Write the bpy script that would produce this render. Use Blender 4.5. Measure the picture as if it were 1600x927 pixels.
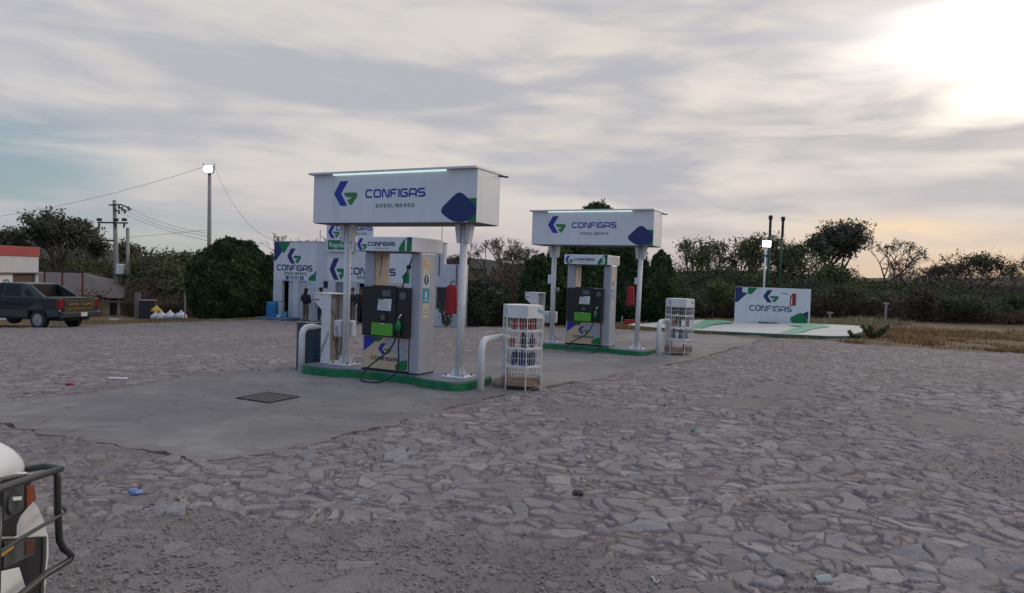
import bpy, bmesh, math, random
import numpy as np
from mathutils import Vector, Matrix

for _o in list(bpy.data.objects): bpy.data.objects.remove(_o)
SC = bpy.context.scene
COL = SC.collection
R = math.radians

# ------------------------------------------------------------------ camera
F_PX, CX, CY, CAM_H = 1100.0, 800.0, 463.5, 1.8
pitch = math.atan((CY - 430) / F_PX); roll = math.atan(.033)
cF = Vector((0, math.cos(pitch), -math.sin(pitch)))
cR0 = Vector((1, 0, 0)); cU0 = Vector((0, math.sin(pitch), math.cos(pitch)))
cU = cU0 * math.cos(roll) - cR0 * math.sin(roll)
cR = cR0 * math.cos(roll) + cU0 * math.sin(roll)
CAM = Vector((0, 0, CAM_H))
cam_data = bpy.data.cameras.new('camera'); cam = bpy.data.objects.new('camera', cam_data); COL.objects.link(cam)
cam.matrix_world = Matrix(((cR.x, cU.x, -cF.x, 0), (cR.y, cU.y, -cF.y, 0), (cR.z, cU.z, -cF.z, CAM_H), (0, 0, 0, 1)))
cam_data.sensor_width = 36; cam_data.lens = F_PX / 1600 * 36
cam_data.clip_start = .05; cam_data.clip_end = 8000
SC.camera = cam

# ------------------------------------------------------------------ light and exposure
SUN_AZ, SUN_EL = R(36), R(15)
sd = bpy.data.lights.new('sun', 'SUN'); sd.energy = .7; sd.angle = R(14); sd.color = (1, .86, .68)
sun = bpy.data.objects.new('sun', sd); COL.objects.link(sun)
_sv = Vector((math.sin(SUN_AZ) * math.cos(SUN_EL), math.cos(SUN_AZ) * math.cos(SUN_EL), math.sin(SUN_EL)))
sun.rotation_euler = _sv.to_track_quat('Z', 'Y').to_euler(); sun.location = (0, 0, 30)
SC.view_settings.view_transform = 'Standard'; SC.view_settings.look = 'None'
SC.view_settings.exposure = 0; SC.view_settings.gamma = 1
try: SC.view_settings.use_curve_mapping = False
except Exception: pass
SC.cycles.use_denoising = True
SC.cycles.max_bounces = 6; SC.cycles.transparent_max_bounces = 8
SC.cycles.sample_clamp_indirect = 6

class NT:
    """small node-graph writer"""
    def __init__(s, tree): s.t = tree; s.n = tree.nodes; s.l = tree.links
    def new(s, typ, **kw):
        n = s.n.new(typ)
        for k, v in kw.items(): setattr(n, k, v)
        return n
    def put(s, sock, v):
        if hasattr(v, 'is_linked') or hasattr(v, 'links'): s.l.new(v, sock)
        else: sock.default_value = v
    def m(s, op, a, b=0.0, c=0.0, clamp=False):
        n = s.new('ShaderNodeMath', operation=op); n.use_clamp = clamp
        for i, v in enumerate((a, b, c)): s.put(n.inputs[i], v)
        return n.outputs[0]
    def vm(s, op, a, b=(0, 0, 0)):
        n = s.new('ShaderNodeVectorMath', operation=op); s.put(n.inputs[0], a); s.put(n.inputs[1], b)
        return n.outputs[0]
    def mix(s, f, a, b, blend='MIX'):
        n = s.new('ShaderNodeMix', data_type='RGBA', blend_type=blend); n.clamp_factor = True
        s.put(n.inputs[0], f)
        for i, v in ((6, a), (7, b)):
            if isinstance(v, tuple) and len(v) == 3: v = v + (1,)
            s.put(n.inputs[i], v)
        return n.outputs[2]
    def noise(s, vec, scale, detail=4, rough=.5, dist=0.0):
        n = s.new('ShaderNodeTexNoise'); s.put(n.inputs['Vector'], vec)
        n.inputs['Scale'].default_value = scale; n.inputs['Detail'].default_value = detail
        n.inputs['Roughness'].default_value = rough; n.inputs['Distortion'].default_value = dist
        return n.outputs[0]
    def ss(s, v, a, b, lo=0.0, hi=1.0):
        n = s.new('ShaderNodeMapRange', interpolation_type='SMOOTHSTEP'); s.put(n.inputs[0], v)
        n.inputs[1].default_value = a; n.inputs[2].default_value = b; n.inputs[3].default_value = lo; n.inputs[4].default_value = hi
        return n.outputs[0]

def build_world():
    w = bpy.data.worlds.new('World'); SC.world = w; w.use_nodes = True
    g = NT(w.node_tree); g.n.clear()
    out = g.new('ShaderNodeOutputWorld')
    sky = g.new('ShaderNodeTexSky', sky_type='NISHITA'); sky.sun_disc = False
    sky.sun_elevation = SUN_EL; sky.sun_rotation = SUN_AZ; sky.air_density = 1.0; sky.dust_density = .4; sky.ozone_density = 2.5
    d = g.new('ShaderNodeTexCoord').outputs['Generated']
    sx = g.new('ShaderNodeSeparateXYZ'); g.l.new(d, sx.inputs[0]); X, Y, Z = sx.outputs
    az = g.m('ARCTAN2', X, Y); el = g.m('ARCSINE', Z)
    # streaky cloud deck: direction squeezed vertically, with a low frequency warp
    def vec(sx_, sy_, sz_, tilt=0.0):
        c = g.new('ShaderNodeCombineXYZ')
        g.put(c.inputs[0], g.m('MULTIPLY', X, sx_)); g.put(c.inputs[1], g.m('MULTIPLY', Y, sy_))
        g.put(c.inputs[2], g.m('MULTIPLY', g.m('ADD', Z, g.m('MULTIPLY', X, tilt)), sz_)); return c.outputs[0]
    big = g.noise(vec(1.0, 1.0, 5.0, .04), 1.8, 3, .45, .5)
    mid = g.noise(vec(1.4, 1.4, 8.5, -.03), 2.1, 5, .48, .5)
    fine = g.noise(vec(3.2, 3.2, 13.0, .05), 3.0, 5, .5, .3)
    n = g.m('ADD', g.m('ADD', g.m('MULTIPLY', big, .32), g.m('MULTIPLY', mid, .44)), g.m('MULTIPLY', fine, .24))
    # structure grows softer overhead
    t = g.ss(n, .41, .58)
    def gau(a0, e0, sa, se, ew=None):
        e_ = el if ew is None else ew
        a = g.m('DIVIDE', g.m('SUBTRACT', az, R(a0)), R(sa)); e = g.m('DIVIDE', g.m('SUBTRACT', e_, R(e0)), R(se))
        return g.m('EXPONENT', g.m('MULTIPLY', g.m('ADD', g.m('MULTIPLY', a, a), g.m('MULTIPLY', e, e)), -1.0))
    elw = g.m('ADD', el, g.m('MULTIPLY', g.m('SUBTRACT', mid, .5), .16))
    near_sun = gau(40, 8, 44, 20)
    low = g.ss(el, 0.0, .30, 1.0, 0.0)
    dark = g.mix(near_sun, (.48, .485, .53), (.455, .46, .50))
    light = g.mix(near_sun, (.66, .632, .612), (.82, .74, .655))
    col = g.mix(t, dark, light)
    # warm band low on the sunset side, thin bright streak in it
    wb = g.m('MULTIPLY', gau(34, .9, 15, 2.6), .95)
    col = g.mix(wb, col, (.80, .56, .33))
    st = g.m('MULTIPLY', gau(28.5, 4.2, 6, .8, g.m('ADD', el, g.m('MULTIPLY', g.m('SUBTRACT', fine, .5), .05))), .85)
    col = g.mix(st, col, (.98, .74, .46))
    pk = g.m('MULTIPLY', gau(0, 1.5, 34, 3.6), .5)
    col = g.mix(pk, col, (.50, .41, .42))
    # bright glare of the hidden sun high on the right, cut below by a cloud bank
    s1 = gau(42, 17.0, 13.0, 3.0, elw); s2 = g.m('MULTIPLY', gau(44, 15, 24, 9, elw), .15)
    gl = g.m('MINIMUM', g.m('ADD', g.m('MULTIPLY', s1, 2.1), s2), 1.2)
    glc = g.mix(s1, (.60, .52, .44), (1.0, .95, .86))
    add = g.new('ShaderNodeVectorMath', operation='SCALE'); g.l.new(glc, add.inputs[0]); g.put(add.inputs[3], gl)
    col = g.vm('ADD', col, add.outputs[0])
    bank = g.m('MULTIPLY', g.m('ADD', gau(34, 11.4, 16, 1.5, elw), g.m('MULTIPLY', gau(38, 7.0, 18, 1.6, elw), 1.0)), .8)
    col = g.mix(bank, col, (.385, .39, .44))
    # darker, bluer sky away from the sunset
    wide = g.m('MULTIPLY', gau(92, 14, 42, 30), .75)
    wsc = g.new('ShaderNodeVectorMath', operation='SCALE'); g.put(wsc.inputs[0], (.80, .66, .52)); g.put(wsc.inputs[3], wide); col = g.vm('ADD', col, wsc.outputs[0])
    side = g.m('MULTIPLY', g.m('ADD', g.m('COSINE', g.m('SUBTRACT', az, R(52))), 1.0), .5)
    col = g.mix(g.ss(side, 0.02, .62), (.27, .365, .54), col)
    # sky overhead, out of view, brightened to light the ground and sign fronts
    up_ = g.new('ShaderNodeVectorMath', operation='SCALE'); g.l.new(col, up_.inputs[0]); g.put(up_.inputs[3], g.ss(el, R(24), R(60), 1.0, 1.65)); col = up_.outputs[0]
    # below the horizon
    col = g.mix(g.ss(el, -.03, 0.0), (.12, .11, .11), col)
    # holes in the deck where the blue Nishita sky shows
    hole = g.m('MAXIMUM', gau(-40, 6.0, 12, 3.2, elw), g.m('MULTIPLY', gau(-28, 2.0, 14, 3.0, elw), .55))
    col = g.mix(g.m('MULTIPLY', g.ss(hole, .2, .8), .75), col, (.33, .44, .51))
    cover = g.m('SUBTRACT', 1.0, g.m('MULTIPLY', g.ss(hole, .25, .75), .5))
    b1 = g.new('ShaderNodeBackground'); g.l.new(sky.outputs[0], b1.inputs[0]); b1.inputs[1].default_value = .085
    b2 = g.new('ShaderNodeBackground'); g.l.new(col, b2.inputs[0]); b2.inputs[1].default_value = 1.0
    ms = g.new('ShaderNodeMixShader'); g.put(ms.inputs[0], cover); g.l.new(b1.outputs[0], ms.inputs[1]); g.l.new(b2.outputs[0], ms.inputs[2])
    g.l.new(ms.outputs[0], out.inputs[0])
    w.cycles.sampling_method = 'MANUAL'; w.cycles.sample_map_resolution = 1024
build_world()

# ------------------------------------------------------------------ terrain function (thin plate through surveyed spots)
GC = [(0,0,.07),(0,5,.07),(-5,5,.07),(5,5,.08),(-3.5,12,.045),(0,10.5,.07),(-1.5,11,.06),(3.3,15.8,.09),(1,17,.07),(2,20,.06),(-12.9,38,-.93),(-10.7,36.5,-.97),(-2.5,32.8,-.72),(-7.3,33,-.74),(-20.2,30,-1.10),(-18.8,31.5,-1.14),(10,31.8,.0),(12.7,30,.12),(4.3,26.6,-.06),(12.3,17,.34),(12,23,.25),(-23.4,45,-1.8),(-18.3,40,-1.36),(-32.5,58,-2.4),(10,45,-.4),(25,40,.0),(35,60,-.5),(0,60,-1.6),(-40,30,-1.9),(-30,12,-.9),(-12,14,-.25),(20,8,.35),(-12,0,0.05),(12,0,.15),(0,-20,.1)]
_P = np.array([c[:2] for c in GC], float); _n = len(GC)
def _k(r2): return .5 * r2 * np.log(r2 + 1e-9)
_A = np.zeros((_n + 3, _n + 3)); _A[:_n, :_n] = _k(((_P[:, None] - _P[None]) ** 2).sum(2)) + np.eye(_n) * 3.0
_A[:_n, _n] = 1; _A[:_n, _n + 1:] = _P; _A[_n, :_n] = 1; _A[_n + 1:, :_n] = _P.T
_w = np.linalg.solve(_A, np.array([c[2] for c in GC] + [0, 0, 0]))
def gzn(x, y):
    x = np.asarray(x, float); y = np.asarray(y, float); r = np.hypot(x, y); s = np.minimum(1, 65 / np.maximum(r, 1e-6)); x = x * s; y = y * s
    z = _w[_n] + _w[_n + 1] * x + _w[_n + 2] * y
    for i in range(_n): z = z + _w[i] * _k((x - _P[i, 0]) ** 2 + (y - _P[i, 1]) ** 2)
    return z
def gz(x, y): return float(gzn(x, y))

# photograph-to-world surveying helpers: used to find real positions on the ground or at a known distance
def ray(px, py): return cF + cR * ((px - CX) / F_PX) + cU * ((CY - py) / F_PX)
def at(px, py, Y): d = ray(px, py); return CAM + d * (Y / d.y)
def on_ground(px, Y):
    """the spot on the ground at depth Y seen in column px"""
    py = 500.0
    for _ in range(12):
        P = at(px, py, Y); py += (P.z - gz(P.x, P.y)) * F_PX / Y
    P = at(px, py, Y); return Vector((P.x, P.y, gz(P.x, P.y)))

# ------------------------------------------------------------------ mesh and object helpers
def tag(o, label=None, cat=None, group=None, kind=None):
    if label: o['label'] = label
    if cat: o['category'] = cat
    if group: o['group'] = group
    if kind: o['kind'] = kind
    return o

class MB:
    def __init__(s): s.v = []; s.f = []
    def add(s, vs, fs):
        b = len(s.v); s.v += [tuple(v) for v in vs]; s.f += [tuple(b + i for i in f) for f in fs]; return s
    def box(s, x0, x1, y0, y1, z0, z1):
        return s.add([(x0,y0,z0),(x1,y0,z0),(x1,y1,z0),(x0,y1,z0),(x0,y0,z1),(x1,y0,z1),(x1,y1,z1),(x0,y1,z1)],
                     [(0,3,2,1),(4,5,6,7),(0,1,5,4),(1,2,6,5),(2,3,7,6),(3,0,4,7)])
    def hexa(s, pts): return s.add(pts, [(0,3,2,1),(4,5,6,7),(0,1,5,4),(1,2,6,5),(2,3,7,6),(3,0,4,7)])
    def tube(s, pts, r, n=8, cap=True):
        pts = [Vector(p) for p in pts]; rs = r if isinstance(r, (list, tuple)) else [r] * len(pts)
        b = len(s.v); up = None
        for i, p in enumerate(pts):
            if i == 0: d = pts[1] - pts[0]
            elif i == len(pts) - 1: d = pts[-1] - pts[-2]
            else: d = (pts[i+1] - p).normalized() + (p - pts[i-1]).normalized()
            d = d.normalized() if d.length > 1e-9 else Vector((0, 0, 1))
            if up is None: up = Vector((0, 0, 1)) if abs(d.z) < .9 else Vector((1, 0, 0))
            a = d.cross(up); a = a.normalized() if a.length > 1e-6 else d.orthogonal().normalized()
            c = a.cross(d).normalized(); up = c
            for k in range(n):
                t = 2 * math.pi * k / n; s.v.append(tuple(p + (a * math.cos(t) + c * math.sin(t)) * rs[i]))
        for i in range(len(pts) - 1):
            for k in range(n):
                k2 = (k + 1) % n
                s.f.append((b+i*n+k, b+i*n+k2, b+(i+1)*n+k2, b+(i+1)*n+k))
        if cap:
            s.f.append(tuple(b + k for k in range(n - 1, -1, -1))); s.f.append(tuple(b + (len(pts)-1)*n + k for k in range(n)))
        return s
    def lathe(s, prof, n=24, c=(0, 0, 0)):
        b = len(s.v)
        for (r, z) in prof:
            for k in range(n):
                t = 2*math.pi*k/n; s.v.append((c[0]+r*math.cos(t), c[1]+r*math.sin(t), c[2]+z))
        for i in range(len(prof)-1):
            for k in range(n):
                k2 = (k+1) % n; s.f.append((b+i*n+k, b+i*n+k2, b+(i+1)*n+k2, b+(i+1)*n+k))
        s.f.append(tuple(b+k for k in range(n-1, -1, -1))); s.f.append(tuple(b+(len(prof)-1)*n+k for k in range(n)))
        return s
    def prism(s, poly, z0, z1):
        n = len(poly)
        zz0 = z0 if callable(z0) else (lambda x, y: z0); zz1 = z1 if callable(z1) else (lambda x, y: z1)
        return s.add([(x, y, zz0(x, y)) for x, y in poly] + [(x, y, zz1(x, y)) for x, y in poly],
              [tuple(range(n-1, -1, -1)), tuple(range(n, 2*n))] + [(i, (i+1) % n, n+(i+1) % n, n+i) for i in range(n)])
    def plate(s, poly, o, a, b, t):
        """2D outline on the plane o + x*a + y*b, thickness t towards a x b"""
        o, a, b = Vector(o), Vector(a), Vector(b); nn = a.cross(b).normalized()
        ar = sum(poly[i][0]*poly[(i+1) % len(poly)][1] - poly[(i+1) % len(poly)][0]*poly[i][1] for i in range(len(poly)))
        if ar < 0: poly = poly[::-1]
        n = len(poly); P = [o + a*x + b*y for x, y in poly]
        return s.add(P + [p + nn*t for p in P], [tuple(range(n, 2*n))] + [(i, (i+1) % n, n+(i+1) % n, n+i) for i in range(n)])
    def sphere(s, c, r, n=12, m=8, sc=(1, 1, 1)):
        b = len(s.v)
        for i in range(m+1):
            ph = math.pi*i/m
            for k in range(n):
                t = 2*math.pi*k/n
                s.v.append((c[0]+r*sc[0]*math.sin(ph)*math.cos(t), c[1]+r*sc[1]*math.sin(ph)*math.sin(t), c[2]+r*sc[2]*math.cos(ph)))
        for i in range(m):
            for k in range(n):
                k2 = (k+1) % n; s.f.append((b+i*n+k, b+(i+1)*n+k, b+(i+1)*n+k2, b+i*n+k2))
        return s
    def build(s, name, mat=None, parent=None, smooth=False, bevel=0, seg=2, sub=0, label=None):
        me = bpy.data.meshes.new(name); me.from_pydata(s.v, [], s.f); me.validate()
        if smooth: me.shade_smooth()
        if mat: me.materials.append(mat)
        o = bpy.data.objects.new(name, me); COL.objects.link(o)
        if parent: o.parent = parent
        if bevel:
            md = o.modifiers.new('bevel', 'BEVEL'); md.width = bevel; md.segments = seg; md.limit_method = 'ANGLE'; md.angle_limit = R(40)
            md.harden_normals = False
        if sub:
            md = o.modifiers.new('sub', 'SUBSURF'); md.levels = sub; md.render_levels = sub
        if label: o['label'] = label
        return o

def empty(name, loc, rz=0, label=None, cat=None, group=None):
    o = bpy.data.objects.new(name, None); COL.objects.link(o); o.location = loc; o.rotation_euler = (0, 0, rz)
    o.empty_display_size = .2
    return tag(o, label, cat, group)

def copy_tree(o, parent=None):
    c = o.copy(); COL.objects.link(c); c.parent = parent
    for ch in list(o.children): copy_tree(ch, c)
    return c

def np_mesh(name, verts, faces, mat, parent=None, smooth=False, attrs=None):
    """verts (n,3), faces (m,k) arrays -> object"""
    me = bpy.data.meshes.new(name); n, (m, k) = len(verts), faces.shape
    me.vertices.add(n); me.vertices.foreach_set('co', np.ascontiguousarray(verts, np.float32).ravel())
    me.loops.add(m*k); me.loops.foreach_set('vertex_index', np.ascontiguousarray(faces, np.int32).ravel())
    me.polygons.add(m); me.polygons.foreach_set('loop_start', np.arange(0, m*k, k, dtype=np.int32))
    if smooth: me.polygons.foreach_set('use_smooth', np.ones(m, bool))
    for an, av in (attrs or {}).items():
        at_ = me.attributes.new(an, 'FLOAT', 'POINT'); at_.data.foreach_set('value', np.ascontiguousarray(av, np.float32))
    me.update(calc_edges=True)
    if mat: me.materials.append(mat)
    o = bpy.data.objects.new(name, me); COL.objects.link(o)
    if parent: o.parent = parent
    return o

# ------------------------------------------------------------------ materials
def mat(name, col, rough=.6, metal=0.0, var=.12, scale=6.0, dirt=None, dirt_amt=0.0, dirt_scale=3.0, bump=0.0, bscale=40.0, streak=False, spec=.5, emit=None, es=0.0):
    m = bpy.data.materials.new(name); m.use_nodes = True; g = NT(m.node_tree)
    p = g.n['Principled BSDF']
    tc = g.new('ShaderNodeTexCoord').outputs['Object']
    nz = g.noise(tc, scale, 5, .6)
    lo = tuple(c*(1-var) for c in col); hi = tuple(min(1, c*(1+var)) for c in col)
    c = g.mix(g.ss(nz, .3, .7), lo, hi)
    if dirt:
        v = tc
        if streak:
            mp = g.new('ShaderNodeMapping'); g.l.new(tc, mp.inputs[0]); mp.inputs['Scale'].default_value = (1, 1, .12); v = mp.outputs[0]
        dn = g.noise(v, dirt_scale, 7, .65)
        c = g.mix(g.m('MULTIPLY', g.ss(dn, .48, .72), dirt_amt), c, dirt)
    g.l.new(c, p.inputs['Base Color'])
    g.put(p.inputs['Roughness'], g.m('ADD', g.m('MULTIPLY', nz, .16), rough - .08)); p.inputs['Metallic'].default_value = metal
    p.inputs['Specular IOR Level'].default_value = spec
    if bump:
        b = g.new('ShaderNodeBump'); b.inputs['Strength'].default_value = bump; b.inputs['Distance'].default_value = .01
        g.l.new(g.noise(tc, bscale, 5, .6), b.inputs['Height']); g.l.new(b.outputs[0], p.inputs['Normal'])
    if emit:
        p.inputs['Emission Color'].default_value = emit + (1,); p.inputs['Emission Strength'].default_value = es
    return m

M = dict(
    white=mat('white_paint', (.66, .67, .69), .42, 0, .05, 4, (.33, .29, .24), .35, 5, streak=True),
    signface=mat('sign_face_white', (.66, .68, .72), .33, 0, .035, 1.5, (.47, .46, .44), .32, 3.5, streak=True),
    wornwhite=mat('worn_white_paint', (.66, .67, .68), .55, 0, .05, 5, (.30, .24, .18), .4, 22, bump=.12),
    rust=mat('rusty_white_steel', (.26, .19, .15), .8, 0, .3, 9, (.12, .05, .025), .8, 7, bump=.2),
    silver=mat('silver_cladding', (.40, .42, .47), .42, .35, .05, 3, (.22, .22, .24), .3, 4, streak=True),
    black=mat('black_plastic', (.012, .013, .015), .42, 0, .2, 8),
    rubber=mat('black_rubber', (.012, .012, .013), .6, 0, .2, 8),
    navy=mat('navy_vinyl', (.012, .025, .13), .4, 0, .06, 5),
    blue=mat('blue_vinyl', (.015, .035, .30), .4, 0, .06, 5),
    green=mat('green_vinyl', (.0, .17, .06), .4, 0, .06, 5),
    logogreen=mat('logo_green_vinyl', (.035, .21, .055), .4, 0, .06, 5),
    grey_text=mat('grey_green_lettering', (.06, .15, .11), .5),
    faint=mat('faint_grey_lettering', (.26, .28, .32), .5),
    kerbgreen=mat('green_kerb_paint', (.0, .15, .05), .55, 0, .15, 7, (.11, .11, .09), .6, 7, bump=.25),
    padtop=mat('blue_grey_painted_concrete', (.13, .145, .20), .6, 0, .12, 5, (.25, .22, .19), .5, 4, bump=.2),
    beige=mat('beige_panel', (.58, .44, .29), .38, 0, .06, 2, (.35, .30, .24), .3, 4),
    lime=mat('lime_green_sticker', (.10, .36, .03), .45, 0, .06),
    paper=mat('white_paper', (.62, .66, .66), .7, 0, .05),
    screen=mat('grey_display_glass', (.10, .12, .12), .2, 0, .1),
    cyan=mat('cyan_sticker', (.01, .28, .50), .45, 0, .05),
    orange=mat('orange_print', (.60, .28, .10), .5, 0, .05),
    cream_s=mat('cream_sticker', (.62, .55, .42), .55, 0, .05),
    led=mat('led_tube_light', (.8, .9, .9), .4, emit=(.74, .95, .90), es=.62),
    flood=mat('floodlight_glow', (.9, .95, 1), .4, emit=(.85, .95, 1.0), es=14),
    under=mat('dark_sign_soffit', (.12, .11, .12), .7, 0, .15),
    redcloth=mat('red_canvas_cover', (.33, .012, .02), .7, 0, .15, 8, bump=.3, bscale=18),
    redpaint=mat('red_paint', (.27, .014, .022), .45, 0, .12, 5),
    drum=mat('dark_blue_drum', (.018, .045, .095), .45, 0, .15, 4, (.10, .10, .11), .35, 5),
    barrel=mat('bright_blue_barrel', (.008, .13, .33), .4, 0, .1, 4),
    steel=mat('dark_steel', (.05, .05, .055), .5, .6, .15, 6, (.16, .08, .04), .4, 9),
    metal=mat('brushed_metal', (.45, .46, .47), .3, .9, .05),
    chrome=mat('chrome', (.6, .6, .62), .18, 1, .02),
    conc_pole=mat('concrete_pole', (.27, .26, .25), .85, 0, .12, 3, (.14, .13, .12), .5, 3, streak=True, bump=.3),
    wood_pole=mat('weathered_wood_pole', (.17, .14, .125), .85, 0, .2, 3, (.09, .075, .065), .6, 8, streak=True, bump=.4),
    wire=mat('cable_black', (.02, .02, .022), .6),
    wall=mat('whitewashed_wall', (.54, .56, .61), .8, 0, .06, 1.2, (.33, .31, .30), .5, 1.6, streak=True, bump=.25, bscale=20),
    dark=mat('dark_interior', (.012, .011, .012), .8),
    winglass=mat('dark_window_glass', (.03, .035, .04), .12, 0, .2),
    doorgrey=mat('grey_door_panel', (.20, .21, .23), .55, 0, .08),
    creamwall=mat('cream_plaster', (.42, .37, .28), .85, 0, .08, 1, (.26, .22, .17), .5, 2, streak=True),
    roofgrey=mat('brown_grey_roof_sheet', (.115, .095, .09), .8, 0, .12, 1.5, (.07, .055, .05), .5, 3),
    storewhite=mat('pale_store_wall', (.46, .47, .52), .75, 0, .05, 1.5, (.33, .31, .3), .35, 2, streak=True),
)
# ------------------------------------------------------------------ ground
rng = np.random.default_rng(7)
def hsh(ix, iy, k):
    v = np.sin(ix*127.1 + iy*311.7 + k*74.7)*43758.5453; return v - np.floor(v)
def vnoise(x, y, k=0):
    ix, iy = np.floor(x), np.floor(y); fx, fy = x-ix, y-iy; fx = fx*fx*(3-2*fx); fy = fy*fy*(3-2*fy)
    a, b, c, d = hsh(ix, iy, k), hsh(ix+1, iy, k), hsh(ix, iy+1, k), hsh(ix+1, iy+1, k)
    return (a*(1-fx)+b*fx)*(1-fy) + (c*(1-fx)+d*fx)*fy
def fbm(x, y, k=0, o=4):
    s = 0; a = .5; t = 0
    for i in range(o): s = s + a*vnoise(x*2**i, y*2**i, k+i*3); t += a; a *= .5
    return s/t
APRON = [(-6.9,7.87),(-7.4,8.6),(-6.22,8.56),(-5.47,9.66),(-5.13,10.93),(-3.77,12.05),(0.76,17.63),(4.23,23.02),(6.57,23.14),(7.03,19.69),(4.32,15.65),(2.43,13.1),(0.65,10.94),(-0.22,9.82),(-0.82,8.67),(-1.87,6.98),(-2.49,6.29),(-2.71,6.17),(-3.37,6.43),(-3.79,6.6),(-4.36,6.91),(-4.56,6.97),(-5.29,7.28),(-6.64,7.69)]
BOUND = [(-40,30.5),(-25.65,31.34),(-22.91,31.5),(-20.99,32.99),(-16.08,34.71),(-11.54,36.5),(-3.13,34.85),(0.5,29),(4.18,25.27),(6.08,22.12),(7.74,21.15),(8.98,19.63),(9.63,18.15),(12.19,16.67),(16,14.5),(30,9)]
def inside(x, y, poly):
    r = np.zeros(np.shape(x), bool); n = len(poly)
    for i in range(n):
        (x1, y1), (x2, y2) = poly[i], poly[(i+1) % n]
        c = ((y1 > y) != (y2 > y)) & (x < (x2-x1)*(y-y1)/((y2-y1) if y2 != y1 else 1e-9)+x1); r ^= c
    return r
def paved(x, y):
    """1 on the stone paving, fading to 0 on the dirt beyond its ragged edge"""
    yb = np.interp(x, [b[0] for b in BOUND], [b[1] for b in BOUND])
    return np.clip((yb - y + (fbm(x*.7, y*.7, 31)-.5)*2.2)/.8 + .5, 0, 1)
def dirtmask(x, y):
    d = fbm(x*.45+3, y*.45, 11, 4)
    near = np.clip((5.6-np.hypot(x, y))/1.8, 0, 1)*.13
    leftn = np.exp(-((x+1.3)**2/2.2+(y-3.9)**2/.8))*.28 + np.exp(-((x-1.0)**2/.7+(y-3.7)**2/.35))*.2 + np.exp(-((x+3.2)**2/2+(y-5.3)**2/1.2))*.14
    return np.clip((d + near + leftn - .60)/.12, 0, 1)

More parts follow.
